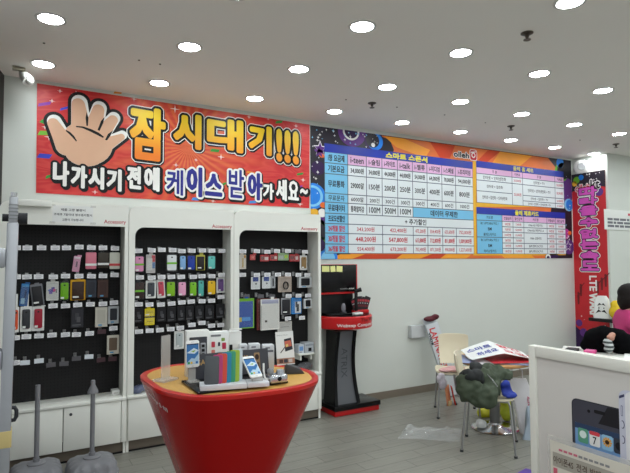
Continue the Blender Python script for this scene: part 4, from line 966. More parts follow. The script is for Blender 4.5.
b = MB(); b.loft([lo(off(outl, -.001), CT-.018), lo(off(outl, -.003), CT-.008), lo(off(outl, -.003), CT+.002), lo(off(outl, .004), CT+.004), lo(off(outl, .030), CT+.004), lo(ins, CT+.001), lo(ins, CT-.02)], rimm, True, True); b.build('rim', ctr)
b = MB(); b.loft([lo(off(outl, .033), CT-.03), lo(off(outl, .0335), CT)], woodm); b.build('wood_top', ctr, smooth=False)
b = MB(); b.loft([lo(sc(outl, .30), 0), lo(sc(outl, .30), .03)], DGREY); b.build('plinth', ctr)
# white script on the left flank, following the curved side
V, F, E, _ = glyphs('Galaxy S III')
side = outl
def flank(s_, z):            # s_: 0..1 along the left front curve
    f_ = s_*7+3.5; i = int(f_); p = side[i % n_].lerp(side[(i+1) % n_], f_-i); k = .27+.73*(z-.03)/(CT-.045); q = cxy+(p-cxy)*(k+.004); return (q.x-cxy.x, q.y-cxy.y, z)
b = MB(); b.mesh([flank(.02+v[0]*.9, .845-.05*v[0]+v[1]*.03-.015) for v in V], F, MWHITE); b.build('side_lettering', ctr, smooth=False)

# ------------------------------------------------------------------ things on the counter
T0 = CT+.0006
def on(u, v): p = PZ(u, v, CT); return Vector((p.x, p.y, T0))
q0, q1, q2_, q3 = on(178, 383), on(200.5, 395), on(286, 384.2), on(268, 374)
dvec = (q2_-q1); ang0 = math.atan2(dvec.y, dvec.x)
tray = thing('display_tray', 'black display board stand lying on the counter under the phones', 'stand', (q1.x, q1.y+.004, T0), ang0+.02)
Lx = dvec.length
MB().box(-.012, Lx+.02, 0, .30, 0, .012, BLACKG, .003).build('base_plate', tray)
dk = mat('display_grey', (54, 54, 61), .4)
M = Matrix.Translation((0, .262, .0125)) @ Matrix.Rotation(-.18, 4, 'X')
a = Art(); a.b.box(.02, Lx+.03, 0.0002, .02, 0, .135, dk, .003); gold = rgbm((186, 150, 96), .4)
for s_, xx, ww in (('GALAXY', .06, .15), ('S III', .285, .075)): a.text(s_, xx, xx+ww, .075, .105, gold, 1, .0012)
Lz = Lx-.01; a.poly(rrect(Lz-.05, Lz-.015, .012, .115, .006), rgbm((150, 120, 84), .5), 1); a.disc(Lz-.032, .09, .012, rgbm((52, 34, 28)), 2, .016); a.rect(Lz-.045, Lz-.02, .02, .06, rgbm((90, 66, 52)), 2)
o = a.build('back_panel', tray); o.matrix_local = M
zt_ = T0+.0126
def base_pt(u, v, z): return PZ(u, v, z)
# fan of flip covers on a white slab
qa, qb = base_pt(200, 391.5, zt_), base_pt(247, 388.5, zt_)
an = math.atan2((qb-qa).y, (qb-qa).x); Ls = (qb-qa).length
t = thing('display_slab', 'white slab under the fan of coloured flip covers on the counter', 'stand', (qa.x, qa.y, zt_), an)
MB().box(0, Ls, 0, .10, 0, .026, rgbm((206, 209, 213), .35), .003).build('slab', t); MB().box(.004, Ls-.004, .0005, .0995, .0105, .0125, GREY).build('seam', t, smooth=False)
fan = thing('flip_cover_fan', 'fan of seven phone flip covers from grey through pink to lime', 'phone cover', tuple(Vector((qa.x, qa.y, zt_+.027))+Vector((math.cos(an), math.sin(an), 0))*.02), an)
fc = [(80, 83, 86), (176, 62, 112), (200, 76, 60), (44, 126, 158), (60, 144, 108), (152, 178, 64), (192, 202, 210)]
for k, c_ in enumerate(fc):
    xs_ = [0, .070, .092, .114, .136, .157, .172][k]
    M = Matrix.Translation((xs_-.03*(k > 0), .018+.006*k, 0)) @ Matrix.Rotation(-.14, 4, 'X') @ Matrix.Rotation(.03, 4, 'Y')
    wv = .072 if k == 0 else .05
    o = MB().prism(rrect(0, wv, 0, .138+.004*k, .010), 0, .005, rgbm(c_, .55, var=.05), bev=.0015, M=M).build('flip_cover', fan); o['label'] = ['grey', 'pink', 'coral', 'blue', 'teal green', 'lime', 'pale silver'][k]+' flip cover'
# white slab with phone on a clear cradle
qa, qb = base_pt(247.5, 388, zt_), base_pt(269.5, 386.5, zt_)
an = math.atan2((qb-qa).y, (qb-qa).x); Ls = (qb-qa).length
t = thing('display_slab', 'small white slab carrying the leaning white phone on the counter', 'stand', (qa.x, qa.y, zt_), an)
MB().box(0, Ls, 0, .095, 0, .024, rgbm((206, 209, 213), .35), .003).build('slab', t)
MB().box(Ls*.25, Ls*.75, .03, .036, .024, .055, ACRYL, .001).build('clear_cradle', t, smooth=False); MB().box(Ls*.25, Ls*.75, .03, .06, .024, .028, ACRYL, .001).build('cradle_foot', t, smooth=False)
def phone(name, label, w, h, loc, rz, tilt, body, scr, lean=0.):
    t = thing(name, label, 'phone', loc, rz)
    M = Matrix.Rotation(lean, 4, 'Y') @ Matrix.Rotation(-tilt, 4, 'X')
    bo = MB().prism(rrect(-w/2, w/2, 0, h, .012), 0, .0095, body, bev=.002, M=M).build('phone_body', t)
    a = Art(); x, z0, z1 = w*.44, h*.12, h*.88
    sky = rgbm((70, 120, 176), .15); a.rect(-x, x, z0, z1, sky, 1)
    a.poly([(-x, z0+.01), (-x*.2, h*.35), (x*.3, h*.32), (x, h*.5), (x, z0), (-x, z0)], rgbm((176, 206, 226), .15), 2)
    a.poly([(-x, h*.55), (x*.2, h*.72), (x, h*.62), (x*.3, h*.5)], rgbm((206, 222, 230), .15), 2); a.poly([(-x*.3, h*.6), (x*.5, h*.64), (x*.2, h*.56)], rgbm((150, 180, 60), .15), 3)
    a.rect(-x, x, h*.84, z1, rgbm((30, 50, 80), .15), 3)
    for k in range(4): a.poly(rrect(-x*.85+k*x*.45, -x*.5+k*x*.45, h*.14, h*.14+x*.35, .002), rgbm([(60, 160, 80), (230, 190, 60), (200, 210, 220), (60, 110, 180)][k], .2), 3)
    a.rect(-w*.12, w*.12, h*.935, h*.945, GREY, 1); a.poly(rrect(-w*.1, w*.1, h*.03, h*.07, .003), rgbm((200, 202, 204), .3), 1)
    o = a.build('screen', bo); o.matrix_local = M
    return t
c_ = Vector((qa.x, qa.y, 0))+Vector((math.cos(an), math.sin(an), 0))*(Ls*.45)+Vector((-math.sin(an), math.cos(an), 0))*.012
phone('smartphone', 'white smartphone leaning back on a clear cradle beside the coloured covers', .07, .135, (c_.x, c_.y, zt_+.05), an+.36, .85, WHITE2, None)
# grey alarm holder with cable
q = base_pt(277, 384.5, zt_)
t = thing('security_alarm', 'silver grey security alarm holder with a cable, at the right of the tray', 'alarm', (q.x+.025, q.y+.02, zt_), ang0)
sil2 = mat('silver_shell', (190, 193, 198), .2, .75)
MB().box(-.05, .05, 0, .075, 0, .042, sil2, .010, seg=3).build('alarm_body', t); MB().cyl((.02, .035, .042), (.02, .035, .062), .024, sil2, .020, 24).build('knob', t); MB().cyl((.0, -.001, .022), (.0, .004, .022), .012, BLACKG).build('sensor', t)
MB().sphere((-.035, .04, .056), (.018, .022, .02), GREY).build('clip', t)
b = MB(); b.tube([(-.05, .03, .02), (-.075, .02, .03), (-.082, .02, .07), (-.078, .03, .105)], .005, WHITE2, 8); b.build('cable', t)
# leaflet holder
q = on(296, 374)
t = thing('leaflet_stand', 'upright leaflet with a phone picture in a stand at the right of the counter', 'leaflet', (q.x-.015, q.y+.03, T0), -.35)
b = MB(); b.prism([(-.04, 0), (.075, 0), (.05, .028), (-.03, .055)], -.03, .05, DGREY, bev=.003); b.build('stand_foot', t)
M = Matrix.Translation((-.03, .0, .05)) @ Matrix.Rotation(-.1, 4, 'X') @ Matrix.Rotation(-.05, 4, 'Y')
MB().box(-.052, .052, 0, .004, 0, .19, PAPER, M=M).build('leaflet_card', t, smooth=False)
a = Art(); a.rect(-.052, .052, .006, .038, rgbm((170, 126, 104)), 1)
for k in range(3): a.rect(-.038+k*.027, -.016+k*.027, .012, .032, rgbm([(84, 60, 56), (60, 60, 70), (200, 190, 184)][k]), 2)
a.poly([(.0, .075), (.045, .085), (.038, .152), (-.004, .145)], rgbm((52, 54, 62), .3), 1); a.poly([(.0, .098), (.04, .104), (.035, .138), (-.002, .133)], rgbm((206, 110, 90), .3), 2); a.poly([(.005, .1), (.02, .103), (.018, .118), (.004, .114)], rgbm((230, 200, 120)), 3)
a.poly([(-.03, .07), (-.026, .068), (.006, .105), (.002, .107)], rgbm((40, 40, 46)), 2); a.text('Galaxy Note', -.045, .02, .165, .173, GREY, 1)
o = a.build('leaflet_print', t); o.matrix_local = M
# clear sign holder at the left
q = on(166, 381)
t = thing('sign_holder', 'clear acrylic sign holder standing at the left end of the counter', 'sign holder', (q.x, q.y+.01, T0), .55)
MB().box(-.055, .055, -.045, .045, 0, .012, ACRYL, .002).build('holder_foot', t); MB().box(-.032, .032, -.004, .004, .012, .245, ACRYL, .001).build('holder_plate', t, smooth=False)
# white brochure boxes at the back
YB = 3.02
def upright(name, label, cat, u0, u1, v0, y, d, m_, prints, rz=-.1):
    p0, p1 = PY(u0, 345, y), PY(u1, 345, y); h = PY((u0+u1)/2, v0, y).z-T0; w = (p1.x-p0.x)/math.cos(rz)
    t = thing(name, label, cat, (p0.x, p0.y, T0), rz)
    b = MB(); b.box(0, w, 0, d, 0, h, m_, .003); b.build('carton', t)
    a = Art()
    for k, (xa, za, xb, zb_, cc) in enumerate(prints): a.poly(rrect(w*xa, w*xb, h*za, h*zb_, .004), rgbm(cc, .4), 1+k*.3)
    a.build('carton_print', t); return t
upright('display_box', 'white display box with a dark window, back left of the counter', 'box', 186.5, 208.5, 330.5, 2.95, .06, WHITE2, [(.12, .1, .9, .86, (70, 70, 76)), (.3, .2, .86, .6, (150, 150, 154)), (.5, .28, .72, .5, (40, 40, 46))])
upright('display_box', 'white box with small red pictures, back of the counter', 'box', 209, 228, 331.5, 3.0, .05, PAPER, [(.08, .88, .6, .93, (130, 130, 134)), (.12, .62, .3, .76, (206, 70, 90)), (.45, .64, .56, .74, (60, 60, 80)), (.66, .56, .86, .72, (200, 60, 90)), (.62, .76, .8, .84, (130, 160, 80)), (.12, .46, .3, .56, (220, 130, 120)), (.4, .36, .6, .5, (190, 200, 210)), (.7, .38, .86, .48, (210, 180, 170))])
t = upright('display_box', 'plain white box with a black slot, right of the three back boxes', 'box', 229, 241, 331.5, 3.03, .07, WHITE2, [(.02, .36, .28, .66, (24, 24, 26))])
MB().box(.0, .075, -.018, .0, .235, .242, WHITE2, .001).build('open_flap', t, smooth=False)
# phones standing in front of the boxes
q = PY(192.8, 368, 2.78)
t = phone('smartphone', 'white smartphone standing upright in front of the white display box', .074, .142, (q.x, 2.78, PY(192.8, 367.5, 2.78).z), .02, .05, WHITE2, None)
MB().box(-.02, .02, .012, .016, zt_-t.location.z, .06, ACRYL, .001).build('clear_stand', t, smooth=False); MB().box(-.03, .03, -.04, .016, zt_-t.location.z, zt_-t.location.z+.006, ACRYL, .001).build('stand_foot', t, smooth=False)
q = PY(202, 362, 2.9); zq = q.z
t = thing('feature_phone', 'slim grey phone with dark keys, just right of the upright white smartphone', 'phone', (q.x, 2.88, T0), -.15)
MB().box(-.014, .014, 0, .012, zq-T0, zq-T0+.108, rgbm((150, 152, 156), .3), .003).build('phone_body', t)
a = Art()
for k in range(4): a.poly(rrect(-.008, .008, zq-T0+.012+k*.024, zq-T0+.028+k*.024, .003), hole, 1)
a.build('keypad', t); MB().box(-.01, .01, .012, .018, 0, zq-T0+.06, ACRYL).build('clear_stand', t, smooth=False); MB().box(-.02, .02, -.005, .05, 0, .005, ACRYL).build('stand_foot', t, smooth=False)
# silver packs behind the dark panel
for k, (u0, u1, v0, v1, lab) in enumerate([(240, 247.4, 344.5, 353, 'silver packet at the left of a row behind the dark display panel'), (249.5, 260, 344, 352.5, 'silver packet in the middle of the row behind the dark display panel'), (263.6, 274, 345, 352.5, 'silver packet at the right of the row behind the dark display panel')]):
    yk = 2.95-.035*k; p0, p1 = PY(u0, 350, yk), PY(u1, 350, yk); zt2 = PY((u0+u1)/2, v0, yk).z
    t = thing('silver_packet', lab, 'packet', ((p0.x+p1.x)/2, yk, T0), -.25, 'silver packets on the counter'); w = (p1.x-p0.x)/2
    MB().box(-w, w, 0, .06, 0, zt2-T0, rgbm((214, 217, 221), .25), .006).build('carton', t)
    a = Art(); a.rect(-w*.8, w*.8, (zt2-T0)*.72, (zt2-T0)*.8, rgbm((110, 114, 124)), 1); a.rect(-w*.6, w*.2, (zt2-T0)*.86, (zt2-T0)*.92, rgbm((140, 142, 150)), 1); a.build('carton_print', t)

# ------------------------------------------------------------------ black and red demo kiosk
KX, KY = 3.085, 4.47
ki = thing('demo_kiosk', 'black demo kiosk on a tall column with a red shelf, by the back wall', 'kiosk', (KX, KY, 0))
MB().box(-.27, .27, .012, .325, .004, .055, RED, .004).box(-.255, .255, .03, .31, 0, .004, BLACK).build('plinth_skirt', ki)
MB().box(-.28, .28, -.005, .33, .055, .105, BLACKG, .008).build('plinth_top', ki)
gp = mat('column_grey', (96, 98, 102), .4, var=.04)
def prof(z):   # column half width and front face, flaring towards the foot
    s_ = (z-.105)/.73; return .10+.035*(1-s_)**2
zs = [.105+.73*k/12 for k in range(13)]
cxk = -.105
for sg_ in (-1, 1):
    loops = []
    for z in zs:
        h = prof(z); x = cxk+sg_*h; w_ = .016; fr_ = .05+.05*math.sin((z-.105)/.73*PI)
        loops.append([(x-w_, fr_-.02, z), (x+w_, fr_-.02, z), (x+w_, .26, z), (x-w_, .26, z)])
    b = MB(); b.loft(loops, BLACKG); b.build('side_fin', ki)
loops = []
for z in zs:
    h = prof(z)-.014; fr_ = .05+.05*math.sin((z-.105)/.73*PI); loops.append([(cxk-h, fr_, z), (cxk+h, fr_, z), (cxk+h, .24, z), (cxk-h, .24, z)])
b = MB(); b.loft(loops, gp); b.build('column_front', ki)
V, F, E, _ = glyphs('ATRIX')
b = MB(); 
def colf(x, z): return (cxk+x, .05+.05*math.sin((z-.105)/.73*PI)-.003, z)
b.mesh([colf(-.035+v[1]*.07, .66-v[0]*.30) for v in V], F, rgbm((70, 72, 76), .5)); b.build('column_lettering', ki, smooth=False)
def dsh(rx, ry, z, yb=.27, n=28): return [(-.04+rx*math.cos(PI+PI*k/n), yb+ry*math.sin(PI+PI*k/n), z) for k in range(n+1)]
b = MB(); b.loft([dsh(.325, .345, .864), dsh(.33, .35, .874), dsh(.33, .35, .978), dsh(.322, .342, .988)], RED); b.build('round_shelf', ki)
b = MB(); b.loft([dsh(.30, .32, .9885), dsh(.30, .32, .998)], BLACKG); b.build('shelf_top', ki)
def band(s_, z): a_ = PI+PI*s_; return (-.04+.3325*math.cos(a_), .27+.3525*math.sin(a_), z)
V, F, E, _ = glyphs("Webtop Computer Phone", .012); b = MB(); b.mesh([band(.28+v[0]*.58, .878+v[1]*.042) for v in V], F, MWHITE)
V, F, E, _ = glyphs("The World's"); b.mesh([band(.52+v[0]*.34, .936+v[1]*.034) for v in V], F, BLACK); b.build('shelf_lettering', ki, smooth=False)
p0, p1 = PY(321, 264, 4.62), PY(357.3, 264, 4.62); zb1 = PY(350, 293.5, 4.62).z; zt1 = PY(345, 264.3, 4.62).z
sx0, sx1 = p0.x-.13-KX, p1.x-KX; yp = 4.62-KY
sx0 = max(sx0, 2.70-KX)
MB().box(sx0, sx1, yp, yp+.035, zb1, zt1, RED, .004).build('panel_frame', ki)
sp_ = MB().box(sx0+.004, sx1-.016, yp-.006, yp+.01, zb1+.02, zt1-.004, BLACKG, .003).build('screen_panel', ki)
a = Art(); a.text('MOTOROLA', sx1-.22, sx1-.12, zb1+.045, zb1+.058, LGREY, 1); a.text('ATRIX', sx1-.115, sx1-.045, zb1+.045, zb1+.058, MWHITE, 1, .0008); a.build('panel_lettering', ki, loc=(0, yp-.007, 0))
MB().box(sx0, sx1-.02, yp+.06, yp+.085, 1.0, zt1-.02, BLACK).build('back_board', ki, smooth=False)
lap = MB().box(-.30, -.02, .05, .24, .9985, 1.015, BLACKG, .003).build('dock_keyboard', ki)
sn = rgbm((226, 226, 150), .7)
for k, (u0, u1) in enumerate(((322, 329.5), (330.5, 335.5), (336.5, 342.5))):
    a0, a1 = PY(u0, 269, 4.61), PY(u1, 269, 4.61); zz0, zz1 = PY((u0+u1)/2, 271.8, 4.61).z, PY((u0+u1)/2, 266, 4.61).z
    t = thing('sticky_note', 'pale yellow sticky note, %s of three on the kiosk screen panel' % ['left', 'middle', 'right'][k], 'sticky note', ((a0.x+a1.x)/2, KY+yp-.0075, (zz0+zz1)/2), 0, 'sticky notes on the kiosk'); t.rotation_euler = (0, [.03, -.05, .08][k], 0)
    w, h = (a1.x-a0.x)/2, (zz1-zz0)/2
    b = MB(); b.mesh([(-w, -.004, -h), (w, -.003, -h), (w, 0, h), (-w, 0, h), (-w, -.0035, -h), (w, -.0025, -h), (w, .0005, h), (-w, .0005, h)], [(0, 1, 2, 3), (7, 6, 5, 4), (0, 4, 5, 1), (1, 5, 6, 2), (2, 6, 7, 3), (3, 7, 4, 0)], sn); b.build('note_sheet', t, smooth=False)
# leaflets in a rack, camera post and dock on the shelf
q = PY(357, 314, KY+.08)
t = thing('security_post', 'thin black post with a round knob on the kiosk shelf', 'post', (q.x-.01, KY+.08, .9985)); qz = PY(358, 290, KY+.08).z-.9985
MB().box(-.028, .028, -.03, .03, 0, .03, RED, .004).build('post_foot', t); MB().box(-.016, .016, -.008, .008, .03, qz, BLACK, .002).build('post', t); MB().cyl((.0, 0, qz-.01), (.05, -.02, qz+.005), .018, BLACK, .024).build('knob', t)
t = thing('leaflet_rack', 'fan of black and red leaflets in a rack on the kiosk shelf', 'leaflet rack', (q.x+.085, KY+.115, .9985))
MB().box(-.095, .095, 0, .05, 0, .035, RED, .004).build('rack_base', t)
for k in range(6):
    M = Matrix.Translation((-.06+.024*k, .008+.006*k, .02)) @ Matrix.Rotation(-.3+.13*k, 4, 'Y')
    lf = MB().box(-.036, .036, 0, .003, 0, .14+.008*(k % 3), rgbm((44, 38, 42), .3), M=M).build('leaflet', t, smooth=False)
    a = Art(); a.rect(-.03, .03, .10, .125, rgbm((176, 60, 70)), 1); a.rect(-.03, .02, .08, .09, rgbm((190, 186, 186)), 1); a.rect(-.024, .03, .045, .07, rgbm((110, 40, 48)), 1)
    o = a.build('leaflet_print', lf); o.matrix_local = M
q = PY(353.5, 315.5, KY+.05)
t = thing('dock_charger', 'small white dock lying on the front of the kiosk shelf', 'dock', (q.x+.035, KY+.02, .9985), .1)
MB().box(-.055, .055, -.02, .03, 0, .022, WHITE2, .006).build('dock_body', t); MB().box(-.03, .03, -.005, .01, .022, .03, GREY, .002).build('connector', t)
q = PY(344, 308, KY+.09)
t = thing('headset', 'small grey headset pack beside the leaflet rack on the kiosk', 'headset', (q.x, KY+.1, 1.016), .2)
MB().sphere((0, 0, .05), (.028, .02, .05), rgbm((120, 118, 124), .2)).build('pod', t); MB().lathe([(.035, 0), (.035, .008), (.012, .014)], DGREY, seg=20).build('pod_foot', t)

# ------------------------------------------------------------------ table and chairs
cream = mat('chair_cream', (222, 211, 184), .45, var=.03)
def chair(name, label, x, y, rz):
    """local: faces -y, seat .42 wide, origin on the floor at the seat centre"""
    t = thing(name, label, 'chair', (x, y, 0), rz, 'cream shell chairs')
    h, fr_, ba = .19, -.19, .19
    b = MB(); n1, n2 = 10, 8; V = []; F = []
    def seatz(u_, v_): return .437+.012*abs(u_)**2-.012*(1-abs(v_))
    for k in range(2):
        for i in range(n1+1):
            for j in range(n2+1):
                u_, v_ = -1+2*i/n1, -1+2*j/n2
                cut = 1-.12*abs(v_)**4; x_ = u_*.205*cut; y_ = v_*.20*(1-.10*abs(u_)**4)
                V.append((x_, y_, seatz(u_, v_)-.014*k))
    N_ = (n1+1)*(n2+1)
    ix = lambda i, j, k: k*N_+i*(n2+1)+j
    for i in range(n1):
        for j in range(n2): F += [(ix(i, j, 0), ix(i+1, j, 0), ix(i+1, j+1, 0), ix(i, j+1, 0)), (ix(i, j+1, 1), ix(i+1, j+1, 1), ix(i+1, j, 1), ix(i, j, 1))]
    for i in range(n1): F += [(ix(i, 0, 1), ix(i+1, 0, 1), ix(i+1, 0, 0), ix(i, 0, 0)), (ix(i, n2, 0), ix(i+1, n2, 0), ix(i+1, n2, 1), ix(i, n2, 1))]
    for j in range(n2): F += [(ix(0, j, 0), ix(0, j+1, 0), ix(0, j+1, 1), ix(0, j, 1)), (ix(n1, j, 1), ix(n1, j+1, 1), ix(n1, j+1, 0), ix(n1, j, 0))]
    b.mesh(V, F, cream); b.build('seat', t)
    b = MB(); V = []; F = []; n2 = 10
    for k in range(2):
        for i in range(n1+1):
            for j in range(n2+1):
                u_, v_ = -1+2*i/n1, j/n2
                wv = .145+.012*v_-.008*max(0, v_-.88)/.12*abs(u_)**3
                z_ = .47+.30*v_-.012*abs(u_)**4*(v_ > .8)
                V.append((u_*wv, .19+.075*v_+.02*math.sin(v_*PI)-.03*u_*u_+.013*k, z_))
    N_ = (n1+1)*(n2+1); ix = lambda i, j, k: k*N_+i*(n2+1)+j
    for i in range(n1):
        for j in range(n2): F += [(ix(i, j, 0), ix(i+1, j, 0), ix(i+1, j+1, 0), ix(i, j+1, 0)), (ix(i, j+1, 1), ix(i+1, j+1, 1), ix(i+1, j, 1), ix(i, j, 1))]
    for i in range(n1): F += [(ix(i, 0, 1), ix(i+1, 0, 1), ix(i+1, 0, 0), ix(i, 0, 0)), (ix(i, n2, 0), ix(i+1, n2, 0), ix(i+1, n2, 1), ix(i, n2, 1))]
    for j in range(n2): F += [(ix(0, j, 0), ix(0, j+1, 0), ix(0, j+1, 1), ix(0, j, 1)), (ix(n1, j, 1), ix(n1, j+1, 1), ix(n1, j+1, 0), ix(n1, j, 0))]
    b.mesh(V, F, cream); b.build('backrest', t)
    for sx_ in (-1, 1):
        for sy_ in (-1, 1):
            b = MB(); b.tube([(sx_*.165, sy_*.155, .425), (sx_*.178, sy_*.17, .39), (sx_*.20, sy_*.205, .012)], .0085, STEEL, 10); o = b.build('leg', t)
            MB().cyl((sx_*.201, sy_*.206, 0), (sx_*.2, sy_*.205, .016), .014, DGREY, seg=12).build('foot_cap', o)
    b = MB(); b.tube([(-.165, .155, .42), (-.15, .23, .43), (-.13, .25, .5), (-.12, .265, .60)], .010, STEEL, 8); b.build('back_support', t)
    MB().tube([(.165, .155, .42), (.15, .23, .43), (.13, .25, .5), (.12, .265, .60)], .010, STEEL, 8).build('back_support', t)
    MB().tube([(-.165, -.155, .42), (.165, -.155, .42), (.165, .155, .42), (-.165, .155, .42), (-.165, -.15, .42)], .010, STEEL, 8).build('seat_frame', t)
    return t
# chair in front: its legs stand where the photograph shows them; the back is towards the left
L1, L2, L3 = PZ(460, 453, 0), PZ(516, 460, 0), PZ(517.8, 440.8, 0)
cA = (L1+L3)/2; dA = (L2-L1); rA = math.atan2(dA.x, -dA.y)
chair('shell_chair', 'cream shell chair in front with a dark green jacket over it', cA.x, cA.y, rA)
qB = PZ(438, 420, 0)+Vector((.03, .03, 0)); rB = -.68
# rear chair, front left leg at qB
offx, offy = -.20, -.205
cB = Vector((qB.x-(offx*math.cos(rB)-offy*math.sin(rB)), qB.y-(offx*math.sin(rB)+offy*math.cos(rB)), 0))
chair('shell_chair', 'cream shell chair behind the table, its tall back towards the wall', cB.x, cB.y, rB)
# pedestal table
tx, ty, TH = 3.90, 3.445, .635
tb = thing('pedestal_table', 'small wooden table on a chrome pedestal, covered with papers', 'table', (tx, ty, 0))
wt = mat('table_wood', (188, 138, 84), .4, var=.1, scale=6)
b = MB(); b.lathe([(.32, TH-.03), (.335, TH-.022), (.335, TH-.006), (.328, TH)], wt, seg=56); b.build('table_top', tb)
MB().cyl((0, 0, .02), (0, 0, TH-.03), .045, rgbm((118, 118, 116), .3, metal=.6)).build('column', tb)
MB().lathe([(.205, 0), (.21, .008), (.19, .018), (.08, .030), (.055, .045), (.05, .06)], CHROME, seg=56).build('chrome_base', tb)
MB().lathe([(.12, TH-.045), (.12, TH-.03)], DGREY).build('top_plate', tb)
# papers on the table: a stack of sheets plus a folded poster
def sheet(name, label, cat, loc, rz, w, d, hf, m_, art=None, n=8):
    o = thing(name, label, cat, loc, rz, 'papers on the table')
    b = MB(); V = []; F = []
    for k in range(2):
        for i in range(n+1):
            for j in range(n+1):
                x_, y_ = -w/2+w*i/n, -d/2+d*j/n; V.append((x_, y_, hf(x_/w*2, y_/d*2)+.0012*(1-k)))
    N_ = (n+1)**2; ix = lambda i, j, k: k*N_+i*(n+1)+j
    for i in range(n):
        for j in range(n): F += [(ix(i, j, 0), ix(i+1, j, 0), ix(i+1, j+1, 0), ix(i, j+1, 0)), (ix(i, j+1, 1), ix(i+1, j+1, 1), ix(i+1, j, 1), ix(i, j, 1))]
    for i in range(n): F += [(ix(i, 0, 1), ix(i+1, 0, 1), ix(i+1, 0, 0), ix(i, 0, 0)), (ix(i, n, 0), ix(i+1, n, 0), ix(i+1, n, 1), ix(i, n, 1))]
    for j in range(n): F += [(ix(0, j, 0), ix(0, j+1, 0), ix(0, j+1, 1), ix(0, j, 1)), (ix(n, j, 1), ix(n, j+1, 1), ix(n, j+1, 0), ix(n, j, 0))]
    b.mesh(V, F, m_); b.build('paper_sheet', o)
    if art:
        for nm, body, xa, xb, ya, yb, mm, bold in art:
            Vg, Fg, _, _ = glyphs(body, .03)
            P = [((xa+p[0]*(xb-xa))*w/2, (ya+p[1]*(yb-ya))*d/2) for p in Vg]
            b = MB(); b.mesh([(x_, y_, hf(x_/w*2, y_/d*2)+.0034) for x_, y_ in P], Fg, mm); b.build(nm, o, smooth=False)
    return o
bluink = mat('paper_blue', (60, 72, 160), .6); redink = mat('paper_red', (200, 50, 66), .6)
vd = math.atan2(FW.x, FW.y)
sheet('newspaper', 'folded paper with a blue edge at the bottom of the table stack', 'paper', (tx-.04, ty-.04, TH+.001), -.75, .62, .42, lambda a_, c_: .0, rgbm((150, 158, 190), .6))
sheet('flyer', 'white and red flyer sticking out of the table stack', 'paper', (tx+.02, ty-.08, TH+.004), -.5, .58, .44, lambda a_, c_: .004+.003*a_, rgbm((222, 216, 218), .6))
sheet('flyer', 'red sheet between the papers on the table', 'paper', (tx+.08, ty-.10, TH+.012), -.45, .46, .46, lambda a_, c_: .004+.002*a_, rgbm((204, 52, 62), .6))
def tent(a_, c_): return max(0., .105-.105*abs(a_*.95+.02))*(.55+.45*(.5+.5*c_))+.004+.012*math.sin(3*c_)*abs(a_)
sheet('poster_sheet', 'large white poster with blue and red letters, folded up like a tent', 'poster', (tx+.01, ty-.02, TH+.030), -.52, .56, .44, tent, PAPER,
      [('blue_lettering', '스마트', -.9, -.1, .05, .5, bluink, 0), ('blue_lettering', '하세요', -.7, -.05, -.6, -.15, bluink, 0), ('red_lettering', '할인', .1, .85, .1, .62, redink, 0), ('red_lettering', '요금', .15, .9, -.65, -.12, redink, 0)])
# jacket thrown over the front chair
grn = mat('jacket_green', (58, 68, 50), .75, var=.15, bump=.15, bscale=40)
def inA(x, y, z): return Vector((cA.x+x*math.cos(rA)-y*math.sin(rA), cA.y+x*math.sin(rA)+y*math.cos(rA), z))
ja = thing('jacket', 'dark green padded jacket thrown over the front chair', 'jacket', inA(0, 0, .45))
balls = [((0, .08, .10), (.16, .07, .12)), ((.02, .0, .13), (.15, .09, .09)), ((.06, -.08, .13), (.12, .08, .08)), ((.07, -.16, .12), (.09, .06, .05)), ((-.02, .0, .06), (.18, .14, .07)), ((.0, -.08, .05), (.15, .06, .06)), ((-.10, .05, .13), (.07, .08, .08)), ((.13, .02, .10), (.07, .10, .09)), ((-.245, .03, .0), (.025, .12, .07)), ((-.20, .03, .05), (.06, .11, .04)), ((-.235, .13, .05), (.045, .10, .09)), ((-.225, .14, .12), (.04, .09, .07))]
R_ = Matrix.Rotation(rA, 3, 'Z'); Ri = R_.inverted()
def onseat(v):
    p = Ri @ v; p.y = min(p.y, .142 if p.x > -.185 else .25); p.y = max(p.y, -.095 if p.z < .115 or p.x < -.09 else -.19)
    if p.x > .06: p.z = min(p.z, .135)
    if p.x > -.218: p.z = max(p.z, .0065)
    return R_ @ p
o = blob('jacket_body', ja, grn, [(R_ @ Vector(c_), r_, Matrix.Rotation(rA, 4, 'Z')) for c_, r_ in balls], .012, .026, 11, 2, smooth_it=3, clamp=onseat)
hd = blob('hood', ja, mat('jacket_black', (30, 32, 32), .8, bump=.1), [(R_ @ Vector((-.09, .09, .20)), (.06, .055, .05)), (R_ @ Vector((-.05, .10, .215)), (.07, .05, .035)), (R_ @ Vector((-.15, .07, .13)), (.045, .055, .07)), (R_ @ Vector((-.22, .15, .17)), (.04, .075, .05)), (R_ @ Vector((-.20, .08, .17)), (.05, .06, .05))], .012, .012, 14, 4, clamp=onseat)
b = MB(); b.tube([R_ @ Vector(p) for p in ((-.13, .02, .19), (-.17, -.04, .14), (-.19, -.08, .09))], .004, STEEL, 6); b.build('zip', ja)
sc_ = blob('blue_scarf', None, mat('scarf_blue', (26, 48, 140), .75, var=.15, bump=.2, bscale=50), [(inA(-.11, -.140, .51), (.045, .030, .05)), (inA(-.13, -.138, .55), (.04, .028, .035)), (inA(-.12, -.150, .475), (.06, .035, .03)), (inA(-.14, -.180, .468), (.055, .04, .02))], .010, .010, 16, 6, ground=.4565)
tag(sc_, 'bright blue scarf lying on the seat beside the green jacket', 'scarf')
